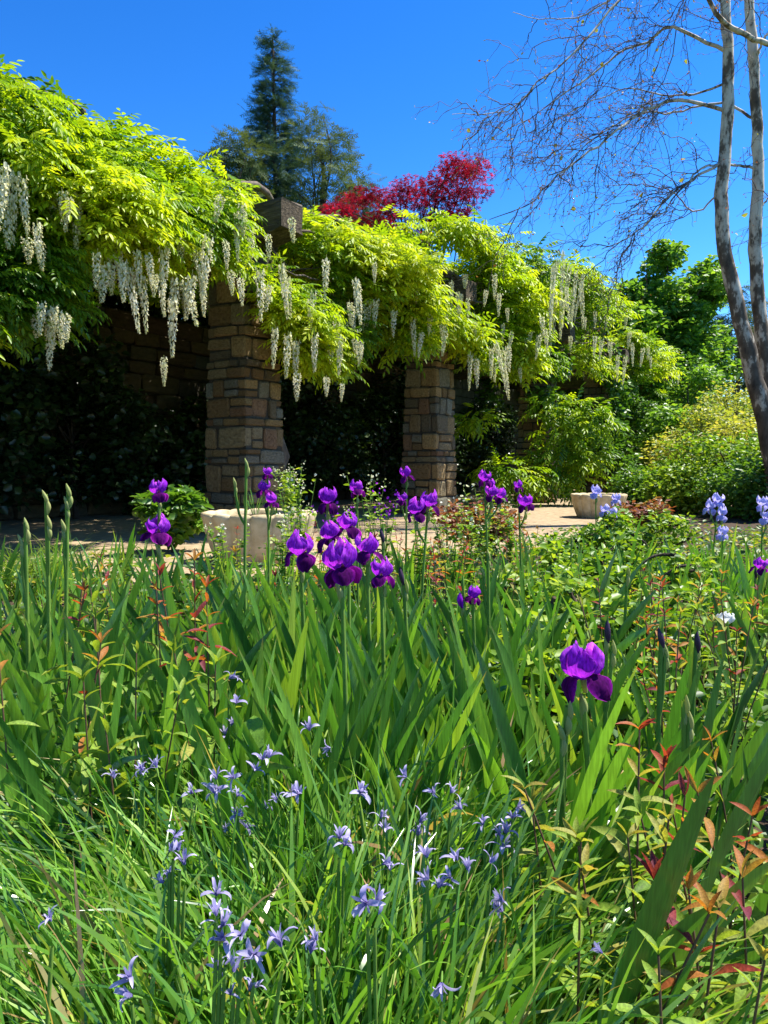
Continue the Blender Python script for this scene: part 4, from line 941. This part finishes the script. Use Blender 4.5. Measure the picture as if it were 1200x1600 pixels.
fl = [
 ('purple bearded iris with two blooms one above the other on a single stem', [bl(249, 772, 2.15, .66), bl(248, 836, 2.13, .92, .2)], 238),
 ('purple bearded iris with three small blooms in front of the ribbed planter', [bl(418, 742, 3.4, .55), bl(412, 768, 3.4, .8), bl(424, 786, 3.35, .7)], 415),
 ('purple bearded iris, its drooping falls spread wide, before the dark bay', [bl(512, 787, 3.0, 1.0, 1.0)], 516),
 ('single rounded purple iris high on a straight stem in the dark bay', [bl(558, 768, 3.7, .9, 2.2)], 560),
 ('small purple iris held highest, against the foot of the second pillar', [bl(635, 745, 4.2, .85), bl(628, 782, 4.15, .7)], 632),
 ('purple iris with a double head of blooms before the second pillar', [bl(649, 803, 2.95, .95), bl(668, 790, 3.0, .95)], 655),
 ('purple iris of the big cluster, on its planter side, leaning out', [bl(470, 868, 1.95, 1.0, .5)], 480),
 ('largest purple iris of the big cluster, with broad dark falls', [bl(534, 890, 1.62, 1.05, .15)], 545),
 ('purple iris with near-black falls tucked behind the largest bloom', [bl(574, 866, 1.95, .85, 1.6)], 572),
 ('upper purple iris of the big cluster, set behind the largest bloom', [bl(516, 842, 2.2, .85), bl(545, 828, 2.25, .85)], 540),
 ('pinkish purple iris low beside the largest bloom', [bl(596, 902, 1.85, .75, 2)], 592),
 ('purple irises bunched four together before the hanging green spray', [bl(757, 752, 3.9, .85), bl(768, 775, 3.9, .9), bl(781, 778, 3.95, .8), bl(766, 762, 4.0, .7)], 772),
 ('dark purple iris pair beside the gravel path', [bl(810, 762, 4.0, .6), bl(822, 790, 3.9, 1.0)], 820),
 ('lone big purple iris with one twisted fall among bare green stems', [bl(912, 1058, 1.33, 1.05, 2.75)], 918),
 ('purple iris just opening above the red-leaved stems', [bl(739, 935, 2.1, .55), bl(722, 950, 2.1, -3)], 742),
 ('small dark purple iris beside the fresh green shrubs', [bl(1187, 888, 3.5, .85), bl(1180, 905, 3.5, -2)], 1184),
]
for lab, bls, bx in fl:
    t = bls[0]; b = at(bx, 727, t[1] + random.uniform(-.03, .05)); flowering(lab, b[0], b[1], bls)
for lab, bls, bx in [('pale lilac iris before the rim of the farther planter', [bl(931, 772, 5.8, 1.0), bl(945, 800, 5.8, .9)], 935), ('pale lilac iris with two stacked blooms at the farther planter', [bl(962, 782, 5.9, .9), bl(957, 806, 5.8, .95)], 958),
                     ('pale lilac iris cluster before the rounded green shrub', [bl(1110, 795, 5.2, 1.0), bl(1122, 786, 5.2, 1.0), bl(1128, 806, 5.1, .9)], 1118), ('lone low pale lilac iris below the lilac cluster', [bl(1129, 836, 4.9, .9)], 1130),
                     ('pale lilac iris beside the pale trunk\'s foot', [bl(1192, 790, 5.0, 1.0), bl(1197, 812, 5.0, 1.0)], 1195)]:
    t = bls[0]; b = at(bx, 727, t[1]); flowering(lab, b[0], b[1], bls, pale=True)
for lab, bls, bx in [('unopened iris with one slim bud tipped with violet before the dark bay', [bl(72, 790, 2.0, -1), bl(76, 830, 2.0, -1)], 60), ('unopened iris with forked pale buds before the dark bay', [bl(107, 780, 2.0, -1), bl(99, 835, 2.0, -1), bl(104, 800, 2.0, -1)], 96),
                     ('short unopened iris stem with two pale buds', [bl(40, 835, 1.9, -1), bl(33, 860, 1.9, -1)], 36), ('iris stem with dark furled bud beside the lone big iris', [bl(947, 1005, 1.6, -2), bl(956, 1030, 1.6, -1)], 962),
                     ('iris stem with a dark bud among orange-tipped stems', [bl(1033, 1015, 1.6, -2), bl(1039, 1035, 1.6, -1)], 1037), ('iris stem with dark bud farthest from the lone big iris', [bl(1088, 1020, 1.7, -2)], 1086),
                     ('iris stem with a dark bud behind the big cluster', [bl(628, 915, 1.95, -2), bl(633, 930, 1.95, -1)], 632), ('iris stem with dark bud before the dark bay', [bl(598, 850, 2.3, -2)], 600),
                     ('iris stem with a pale bud by the gravel path', [bl(893, 850, 4.0, -1)], 892), ('iris stem with a pale bud among lime-green leaves', [bl(980, 905, 2.4, -1)], 981), ('iris stem with plump pale buds near the red-tipped stems', [bl(1068, 1120, 1.35, -1), bl(1076, 1145, 1.35, -1)], 1080),
                     ('iris stem carrying two green buds beside the purple bud', [bl(762, 880, 2.3, -1), bl(755, 905, 2.3, -1)], 760), ('tall green bud stem in front of the nearest pillar', [bl(385, 735, 2.6, -1), bl(366, 765, 2.6, -1)], 388),
                     ('iris stem with green buds below the lone big iris', [bl(886, 1130, 1.3, -1), bl(878, 1165, 1.3, -1)], 884)]:
    t = bls[0]; b = at(bx, 727, t[1] + .02); flowering(lab, b[0], b[1], bls, k=3)
wp = thing('white_iris', 'small white bloom on a green stem among orange-tipped leaves', 'iris', (*ground_pos(1150, 2.2)[:2], .015))
wz = height_at(1140, 968, 2.2) - .015; g = Geo(); g.add(*tube([[.03, 0, 0], [.01, 0, wz * .6], [-.015, 0, wz]], [.005, .005, .004], 6)); link('stem', g.mesh('stem', M['stem']), wp)
wpm = standard_mesh(40, M['white_petal'])
for k in range(3): link('petal', wpm, wp, (-.015, 0, wz - .01), (0, .3, k * 2.1), (.5, .5, .4))

# leafy fans across the bed
spots = []
def far_enough(x, y, d): return all((x - a) ** 2 + (y - b) ** 2 > d * d for a, b in spots)
def scatter_fans(n, xr, yr, dmin, pxr=None):
    out = []; tries = 0
    while len(out) < n and tries < n * 60:
        tries += 1; Y = random.uniform(*yr); px = random.uniform(*(pxr or (-60, 1260))); x = (px - 600) / 1200 * Y
        if far_enough(x, Y, dmin): spots.append((x, Y)); out.append((x, Y))
    return out
for (x, y) in scatter_fans(92, None, (1.36, 2.8), .105, (280, 900)):
    wh = 'bordering the dwarf lilac irises' if y < 1.75 else ('in front of the ribbed planter' if x / y < -.05 else ('around the big purple cluster' if x / y < .06 else 'around the purple iris just opening'))
    iris_fan('sword-leaved iris fan without flowers ' + wh, x, y, 7, group='flowerless iris fans ' + wh, rz=random.gauss(.15, .5), sc=random.uniform(.9, 1.08))
for (x, y) in scatter_fans(34, None, (1.45, 2.6), .11, (-60, 310)):
    iris_fan('leafy sword-leaved iris fan without flowers beside the lime-leaved stems', x, y, 6, group='flowerless iris fans by the lime-leaved stems', rz=random.gauss(.15, .4), sc=random.uniform(.95, 1.12))
for (x, y) in scatter_fans(34, None, (1.4, 2.9), .14, (880, 1230)):
    iris_fan('leafy sword-leaved iris fan without flowers among orange-tipped stems', x, y, 6, group='flowerless iris fans among orange-tipped stems', rz=random.gauss(.15, .5), sc=random.uniform(.75, .95))
for (x, y) in scatter_fans(70, None, (2.9, 5.2), .17, (-40, 1000)):
    o = thing('iris_plant', 'distant upright clump of sword-shaped iris leaves towards the gravel path', 'iris', (x, y, .015), random.uniform(0, 6), 'iris clumps towards the path')
    s = random.uniform(.75, .98); link('leaves', random.choice(FARFAN), o, (0, 0, 0), (0, 0, 0), (s, s, s))
for (x, y) in scatter_fans(34, None, (3.0, 5.0), .17, (1030, 1230)):
    o = thing('iris_plant', 'distant clump of iris leaves below the pale lilac blooms', 'iris', (x, y, .015), random.uniform(0, 6), 'iris clumps below the lilac blooms')
    s = random.uniform(.7, .9); link('leaves', random.choice(FARFAN), o, (0, 0, 0), (0, 0, 0), (s, s, s))
# big broad leaves in the corner by the red-tipped stems
for (x, y, rz, k, sc_, lab) in [(.20, .92, .15, 2, 1.0, 'broad-leaved iris fan with one very wide dark leaf among red-tipped stems'), (.36, .80, -.1, 4, .8, 'broad-leaved iris fan with arching leaves beside the red-tipped stems'), (.42, 1.10, .1, 4, .95, 'broad-leaved iris fan behind the red-tipped stems'), (.27, 1.22, .2, 4, 1.0, 'broad-leaved iris fan between the dwarf irises and red-tipped stems'), (.58, 1.35, .2, 4, 1.0, 'broad-leaved iris fan below the orange-leaved stems')]:
    fan = iris_fan(lab, x, y, k, rz, sc=sc_, meshes=BROAD, bendy=0)
    if 'very wide' in lab:
        V, Q, nv = blades(np.zeros((1, 3)), np.zeros(1), np.array([.56]), np.array([.078]), np.array([.30]), np.array([.12]), np.array([PI / 2 - .35]), 12, 'sword', .10)
        g = Geo(); g.add(V, Q, rnd=.12); link('leaf', g.mesh('leaf', M['iris_leaf']), fan, (.0, -.05, 0), (0, 0, .05))['label'] = 'very wide dark green leaf'

# ------------------------------------------------------------------ dwarf lilac irises, narrow leaves
def narrow_set(k):
    out = []
    for i in range(k):
        V, Q, nv = blades(np.zeros((1, 3)), np.zeros(1), rng.uniform(.34, .50, 1), rng.uniform(.009, .014, 1), rng.uniform(.05, .5, 1), rng.uniform(.2, 1.7, 1), rng.uniform(0, PI, 1), 9, 'grass', .15)
        g = Geo(); g.add(V, Q, rnd=rng.random(), h=BT[0]); out.append(g.mesh('leaf', M['grass_leaf']))
    return out
NARROW = narrow_set(18)
def dwarf_petals():
    def strip(L, W, th0, th1, seed, nn=7, tipw=.15):
        r = np.random.default_rng(seed); t = np.linspace(0, 1, nn); th = th0 + (th1 - th0) * t ** 1.2; ds = L / (nn - 1)
        y = np.r_[0, np.cumsum(np.sin(th[:-1]) * ds)]; z = np.r_[0, np.cumsum(np.cos(th[:-1]) * ds)]
        w = W * (.35 + .65 * np.sin(PI * np.clip(t * .9 + .08, 0, 1))); w[-1] = W * tipw
        V = []
        for i in range(nn):
            for u in (-1, 0, 1): V.append([u * w[i], y[i] + abs(u) * .0012, z[i] + abs(u) * .002])
        i = np.arange(nn - 1)[:, None] * 3 + np.arange(2)[None]; Q = np.stack([i, i + 1, i + 4, i + 3], 2).reshape(-1, 4)
        g = Geo(); g.add(np.array(V), Q, rnd=np.clip(np.repeat(.15 + .6 * t, 3) + r.normal(0, .1, nn * 3), 0, 1)); return g
    return ([strip(.042, .0042, .15, .55 + .2 * i, i).mesh('standard', M['lilac']) for i in range(3)], [strip(.056, .0062, .5, 2.3 + .5 * i, i + 5).mesh('fall', M['lilac']) for i in range(3)], [strip(.03, .004, .4, 1.0, i + 9).mesh('style_arm', M['lilac']) for i in range(2)])
DST, DFA, DSY = dwarf_petals()
cg = Geo(); cg.add(*tube([[0, 0, -.03], [0, 0, -.012], [0, 0, 0]], [.002, .0035, .003], 6), rnd=.3); DCEN = cg.mesh('flower', M['stem'])
def dwarf_flower(parent, loc, size, rz, tilt):
    f = link('flower', DCEN, parent, loc, (tilt[0], tilt[1], rz), (size,) * 3)
    for k in range(3):
        link('standard', random.choice(DST), f, (0, 0, 0), (random.gauss(0, .18), random.gauss(0, .1), k * 2.094 + random.gauss(0, .2)))
        w_ = random.uniform(.6, 1.25)
        link('fall', random.choice(DFA), f, (0, 0, 0), (random.gauss(0, .3), random.gauss(0, .2), k * 2.094 + 1.05 + random.gauss(0, .35)), (w_, random.uniform(.75, 1.15), random.uniform(.7, 1.15)))
        link('style_arm', random.choice(DSY), f, (0, 0, .002), (random.gauss(0, .1), 0, k * 2.094 + 1.05))
CLC = [(-.08, 1.02), (-.30, .98), (-.52, 1.02), (.10, .95), (-.18, 1.24), (.06, 1.22), (-.42, 1.28), (-.66, 1.30), (.22, 1.12), (-.08, 1.48), (.14, 1.46), (-.32, 1.54), (-.55, 1.56), (.0, .80), (-.22, .80), (-.42, .80), (.20, .80)]
DFL = [(368, 1100), (352, 1150), (484, 1142), (220, 1210), (245, 1200), (420, 1185), (365, 1215), (398, 1205), (300, 1240), (335, 1240), (370, 1245), (455, 1240), (435, 1250), (370, 1275), (385, 1295), (270, 1310), (288, 1352), (255, 1380), (530, 1310), (562, 1240), (635, 1215), (655, 1285), (722, 1265), (755, 1290), (800, 1280), (785, 1325), (610, 1360), (670, 1375), (715, 1345), (730, 1360), (345, 1450), (352, 1470), (338, 1400), (440, 1480), (485, 1490), (365, 1520), (360, 1555), (690, 1535), (575, 1410), (942, 1490), (205, 1530), (788, 1410), (680, 1240), (650, 1330), (80, 1440), (600, 1300)]
DFL += [(px + random.gauss(0, 26), py + random.gauss(0, 22)) for px, py in DFL if 150 < px < 830 and random.random() < .85]
def clump_of(px, py):
    best = None
    for i, (cx, cyy) in enumerate(CLC):
        p = at(px, py, cyy); hh = p[2]; dx = abs(p[0] - cx)
        cost = dx + abs(hh - .35) * 1.2
        if best is None or cost < best[0]: best = (cost, i, p)
    return best
fl_of = {}
for f in DFL:
    _, i, p = clump_of(*f); fl_of.setdefault(i, []).append(p)
for i, (cx, cyy) in enumerate(CLC):
    n_f = len(fl_of.get(i, []))
    wh = 'beside the red-tipped stems' if cx > .12 else ('against the sword-leaved iris fans' if cyy > 1.4 else ('below the lime-leaved stems' if cx < -.4 else 'in the grassy drift'))
    lb = 'clump of narrow grassy iris leaves %s lilac flowers %s' % ('with few' if 0 < n_f < 4 else ('with many' if n_f else 'without'), wh)
    o = thing('dwarf_iris_clump', lb, 'iris', (cx, cyy, .015), 0, lb.replace('clump', 'clumps'))
    k = 230; ox = rng.normal(0, .085, k); oy = rng.normal(0, .075, k)
    vx = (cx + .10) * 1.3 + ox * 2.4 + rng.normal(0, .22, k); vy = oy * 1.5 + rng.normal(0, .25, k) + .05
    phi = np.arctan2(vy, vx); ln = np.clip(np.hypot(vx, vy), 0, .8)
    L = rng.uniform(.26, .44, k); W = rng.uniform(.006, .0135, k); bd = rng.uniform(.2, 1.5, k)
    V, Q, nv = blades(np.stack([ox, oy, np.zeros(k)], 1), phi, L, W, ln, bd, rng.uniform(0, PI, k), 8, 'grass')
    g = Geo(); g.add(V, Q, rnd=np.repeat(rng.random(k), nv), h=BT[0]); link('leaves', g.mesh('leaves', M['grass_leaf']), o, kind='stuff')
    for j in range(22):
        a, b = random.gauss(0, .09), random.gauss(0, .08); vx = (cx + .10) * 1.3 + a * 2.4 + random.gauss(0, .25); vy = b * 1.5 + random.gauss(.05, .25); s = random.uniform(.7, .98)
        link('leaf', random.choice(NARROW), o, (a, b, 0), (0, random.gauss(0, .1), math.atan2(vy, vx)), (s, s, s))
    for p in fl_of.get(i, []):
        q = p - np.array([cx, cyy, .015]); b0 = q * [.5, .5, 0]
        g = Geo(); g.add(*tube(smooth_path([b0, b0 * .4 + q * .6 + [0, 0, -.02], q - [0, 0, .028]], 8), [.0024] * 8, 5), rnd=.5); link('flower_stem', g.mesh('flower_stem', M['stem']), o)
        dwarf_flower(o, q, random.uniform(.34, .56), random.uniform(0, 6), (random.gauss(0, .5), random.gauss(0, .5)))

# ------------------------------------------------------------------ loosestrife: opposite leaves, red and orange tips
LOOSE = {}
for hue in (0.02, .15, .30, .48, .64, .78, .95):
    LOOSE[hue] = []
    for j in range(2):
        V, Q = lanceolate(.11 + .03 * j, .08, .2 + .3 * j, 5); g = Geo(); g.add(V, Q, rnd=.5, h=hue + np.linspace(-.05, .05, len(V))); LOOSE[hue].append(g.mesh('leaf', M['loose']))
def loosestrife(label, x, y, H, palette, group=None, leaf=.085, pairs=None, detail=True, name='loosestrife'):
    o = thing(name, label, 'plant', (x, y, .015), 0, group)
    lx, ly = random.gauss(0, .05), random.gauss(0, .03)
    P = smooth_path([[0, 0, 0], [lx * .3, ly * .3, H * .5], [lx, ly, H]], 10); g = Geo(); g.add(*tube(P, np.linspace(.0026, .0014, 10), 5)); link('stem', g.mesh('stem', M['loosestem']), o)
    pairs = pairs or max(5, int(H / .042)); fg = Geo()
    for i in range(pairs):
        f = .22 + .78 * i / (pairs - 1); c = np.array([np.interp(f * H, P[:, 2], P[:, 0]), np.interp(f * H, P[:, 2], P[:, 1]), f * H])
        hue = palette(f); hue = min(LOOSE, key=lambda h: abs(h - hue)); ph0 = i * PI / 2 + random.gauss(0, .3)
        topness = max(0, (f - .7) / .3); up = .25 + .9 * topness; s = leaf * (1 - .45 * topness) * random.uniform(.7, 1.3)
        if f < .35: s *= .75
        for sd in (0, PI) if i < pairs - 1 else (0, PI, PI / 2, -PI / 2):
            if random.random() < .14: continue
            me = random.choice(LOOSE[hue])
            e = Euler((up + random.gauss(0, .32), random.gauss(0, .35), ph0 + sd + random.gauss(0, .25)))
            if detail: link('leaf', me, o, c, e, (s, s, s))
            else:
                V = np.array([v.co[:] for v in me.vertices]) * s; Rm = np.array(e.to_matrix()); hv = np.full(len(V), hue)
                q = lanceolate(.17, .1, .25, 5)[1]; fg.add(V @ Rm.T + c, q, h=hv)
    if not detail: link('leaves', fg.mesh('leaves', M['loose']), o)
    return o
def pal_red(f): return (.08 + .3 * f if f < .72 else (.48 if f < .85 else random.choice((.64, .78, .78, .95)))) + random.gauss(0, .06)
def pal_or(f): return (.12 + .25 * f if f < .75 else random.choice((.48, .64, .48, .3))) + random.gauss(0, .06)
def pal_lime(f): return .12 + .2 * f + random.gauss(0, .05)
def pal_deep(f): return (.05 + .35 * f if f < .62 else random.choice((.78, .95, .64, .78))) + random.gauss(0, .05)
near_tops = [(1000, 1165, 1.15, pal_red), (1042, 1215, 1.2, pal_red), (1047, 1255, 1.05, pal_red), (930, 1255, 1.1, pal_or), (1018, 1285, 1.0, pal_or), (1130, 1290, 1.1, pal_red), (1125, 1345, .98, pal_red), (1095, 1240, 1.25, pal_red), (985, 1395, .92, pal_red), (1090, 1385, .95, pal_red), (972, 1440, .88, pal_red), (1087, 1450, .86, pal_or), (1120, 1430, .9, pal_or), (1185, 1305, 1.05, pal_or), (900, 1330, 1.0, pal_or), (1160, 1240, 1.2, pal_or), (905, 1420, .9, pal_lime), (1180, 1400, .95, pal_red), (1150, 1500, .8, pal_lime), (1050, 1530, .78, pal_lime), (1010, 1340, 1.05, pal_or), (1070, 1300, 1.1, pal_lime), (950, 1340, 1.0, pal_lime), (1160, 1180, 1.35, pal_red), (860, 1270, 1.15, pal_or), (1190, 1460, .85, pal_or)]
for (px, py, Y, pal) in near_tops:
    p = at(px, py, Y); tw = {pal_red: 'red-tipped', pal_or: 'orange-tipped', pal_lime: 'all-green'}[pal]; nb = 'behind' if Y > 1.08 else 'among'; loosestrife('%s loosestrife stem with paired leaves %s the broad iris leaves' % (tw, nb), p[0], Y, max(.16, p[2]), pal, '%s loosestrife %s the broad iris leaves' % (tw, nb), leaf=.062)
for (px, py, Y, pal) in [(165, 930, 1.75, pal_lime), (160, 985, 1.6, pal_lime), (205, 1040, 1.5, pal_lime), (310, 1030, 1.5, pal_lime), (330, 1050, 1.55, pal_lime), (140, 1075, 1.45, pal_lime), (235, 1090, 1.45, pal_lime), (185, 1130, 1.4, pal_lime)]:
    p = at(px, py, Y); loosestrife('upright loosestrife stem with lime-green paired leaves', p[0], Y, p[2], pal, 'lime-green loosestrife stems', leaf=.068)
for (px, py, Y, pal) in [(290, 905, 1.8, pal_deep), (303, 885, 1.9, pal_deep), (255, 930, 1.75, pal_red), (325, 930, 1.8, pal_deep), (80, 930, 1.8, pal_red), (105, 905, 2.1, pal_or), (190, 880, 2.2, pal_or), (10, 1005, 1.5, pal_red), (110, 1020, 1.5, pal_deep), (200, 880, 2.6, pal_red)]:
    p = at(px, py, Y); loosestrife('upright loosestrife stem with red and bronze tips below the stacked purple iris', p[0], Y, p[2], pal, 'red-tipped loosestrife below the stacked purple iris', leaf=.06)
for k in range(48):
    px = random.uniform(930, 1200); Y = random.uniform(1.7, 3.2); x = (px - 600) / 1200 * Y
    loosestrife('bushy loosestrife stem with orange and red leaves behind the lone big iris', x, Y, random.uniform(.36, .56) * (1 if Y < 2.6 else .85), random.choice((pal_red, pal_or, pal_or, pal_deep, pal_lime)), 'orange-leaved loosestrife behind the lone big iris', leaf=.05, detail=False)
for k in range(46):
    px = random.choice((random.gauss(690, 40), random.uniform(640, 1000), random.uniform(330, 700))); Y = random.uniform(2.8, 5.2); x = (px - 600) / 1200 * Y
    loosestrife('loosestrife stem with dark red leaves in the far half of the bed', x, Y, random.uniform(.40, .58), random.choice((pal_red, pal_deep, pal_deep, pal_or)), 'dark red loosestrife in the far half of the bed', leaf=.05, detail=False)

# ------------------------------------------------------------------ lime leafy plants and airy flower stems
for k, (px, Y, h) in enumerate([(850, 3.6, .38), (900, 3.2, .40), (930, 3.7, .42), (960, 3.0, .38), (880, 4.4, .42), (990, 3.8, .42), (1010, 2.8, .36), (940, 4.6, .45), (1050, 4.2, .42), (820, 2.6, .34), (870, 2.2, .34), (1000, 5.2, .46), (1080, 3.2, .36), (960, 5.8, .5), (900, 5.6, .45), (1150, 3.0, .32), (1040, 6.2, .5)]):
    wh = 'near the lilac irises' if Y > 4.3 else ('behind the orange-leaved stems' if px > 980 else 'between the gravel path and lone big iris'); broad_tree('lime_perennial', 'bushy perennial with small lime-green leaves ' + wh, ground_pos(px, Y, .02), h, .22, .04, 'lime', n=16, per=46, leaf=.048, clump=.10, cat='plant', group='lime-green perennials ' + wh, trunk_r=.006)
def airy(label, x, y, z, H, group, n=9, flower='raceme', spread=.16):
    o = thing('airy_perennial', label, 'plant', (x, y, z), 0, group); g = Geo(); lg = Geo(); fg = Geo()
    for i in range(n):
        a = random.uniform(0, 6.28); r = spread * random.random(); e = np.array([r * math.cos(a), r * math.sin(a), H * random.uniform(.7, 1.05)])
        P = smooth_path([[0, 0, 0], e * [.3, .3, .5], e], 9); g.add(*tube(P, np.linspace(.003, .0015, 9), 4), rnd=.5)
        m = 16; f = rng.uniform(.25, .98, m); q = np.stack([np.interp(f, np.linspace(0, 1, 9), P[:, j]) for j in range(3)], 1)
        lg.scatter(SL, q, frames(rand_dirs(m, -.2, .6), np.tile([0, 0, 1.], (m, 1)) + rng.normal(0, .3, (m, 3))), rng.uniform(.03, .055, m))
        m = 5; fg.scatter(SLW, e + rng.normal(0, .02, (m, 3)), frames(rand_dirs(m), rand_dirs(m)), rng.uniform(.012, .022, m))
    link('stems', g.mesh('stems', M['stem']), o); link('leaves', lg.mesh('leaves', M['lime']), o); link('blossom', fg.mesh('blossom', M[flower]), o)
for k, (px, Y, h, fm) in enumerate([(455, 5.4, .85, 'raceme'), (470, 5.0, .78, 'raceme'), (600, 4.6, .72, 'standard'), (575, 5.2, .78, 'raceme'), (700, 5.0, .62, 'raceme'), (735, 4.5, .68, 'raceme'), (760, 5.0, .70, 'raceme'), (520, 4.4, .66, 'standard'), (800, 6.0, .6, 'raceme'), (440, 4.2, .64, 'raceme'), (350, 4.6, .5, 'raceme'), (660, 4.2, .6, 'raceme')]):
    p = ground_pos(px, Y, .02)
    airy('airy leafy perennial with thin stems and tiny pale flowers near the gravel path' if fm == 'raceme' else 'airy leafy perennial with thin stems and tiny pink-purple flowers in the bed', *p, h, 'airy pale-flowered perennials' if fm == 'raceme' else 'airy purple-flowered perennials', flower=fm)
# planting inside the bowls
for (c, h, lab, kk) in [(PL1, .28, 'short sword-leaved plant growing in the ribbed planter', 6)]:
    for j in range(kk):
        o = thing('planter_plant', lab, 'plant', (c[0] - .1 + .09 * j - .12, c[1] + random.gauss(.05, .1), .43), random.uniform(0, 6), 'sword-leaved plants in the ribbed planter'); s = random.uniform(.35, .5); link('leaves', random.choice(FARFAN), o, (0, 0, 0), (0, 0, 0), (s, s, s))
airy('twiggy pale-flowered plant spilling from the ribbed planter', PL1[0] + .28, PL1[1], .43, .42, None, 12, 'raceme', .25)
# pale grass tuft
for j, (px, Y) in enumerate([(70, 5.2), (45, 5.0), (95, 5.4), (20, 5.1)]):
    o = thing('grass_tuft', 'fine pale yellow-green grass tuft at the edge of the gravel path', 'grass', ground_pos(px, Y, .015), 0, 'fine grass tufts by the path'); k = 160
    V, Q, nv = blades(rng.normal(0, .06, (k, 3)) * [1, 1, 0], rng.uniform(0, 2 * PI, k), rng.uniform(.28, .5, k), rng.uniform(.004, .007, k), rng.uniform(.05, .6, k), rng.uniform(.8, 2.0, k), rng.uniform(0, PI, k), 8, 'grass')
    g = Geo(); g.add(V, Q, rnd=np.repeat(rng.random(k), nv)); link('leaves', g.mesh('leaves', M['lime']), o, kind='stuff')
# big crinkled leaf
o = thing('broad_leaf_plant', 'single large crinkled oval green leaf standing among dwarf irises', 'plant', (*ground_pos(395, 1.62)[:2], .015), .5)
V, Q = lanceolate(.32, .05, .15, 8); g = Geo(); V = V * .115; V[:, 2] += .003 * np.sin(V[:, 1] * 260) + .002 * np.sin(V[:, 0] * 300); g.add(V, Q, rnd=.7); link('leaf', g.mesh('leaf', M['iris_leaf']), o, (0, 0, .24), (1.0, -.3, -.6))
g = Geo(); g.add(*tube([[0, 0, 0], [0, -.005, .12], [0, 0, .245]], .004, 5)); link('stalk', g.mesh('stalk', M['stem']), o)

# ground cover filling the bed
k = 26000
Y = rng.uniform(.5, 1, k) ** 1.0; Y = .7 + (rng.random(k) ** 1.3) * 8.5; px = rng.uniform(-150, 1350, k); X = (px - 600) / 1200 * Y
ok = Y < bed_edge(X) - .05; X, Y = X[ok], Y[ok]; k = len(X)
hz_ = .05 + .18 * rng.random(k) ** 1.2 + .08 * np.sin(X * 3.1 + 1) * np.sin(Y * 2.7); hz_ = np.clip(hz_, .02, .3) * np.clip((Y - .4) / 1.5, .35, 1)
g = Geo(); sz = rng.uniform(.025, .055, k) * np.clip(.7 + Y * .12, .7, 1.5)
g.scatter(SL, np.stack([X, Y, hz_ + .01], 1), frames(rand_dirs(k, -.2, .6), np.tile([0, 0, 1.], (k, 1)) + rng.normal(0, .35, (k, 3))), sz)
tag(link('ground_cover', g.mesh('ground_cover', M['cover']), kind='stuff'), 'low mixed green ground cover leaves filling the iris bed', 'ground cover')
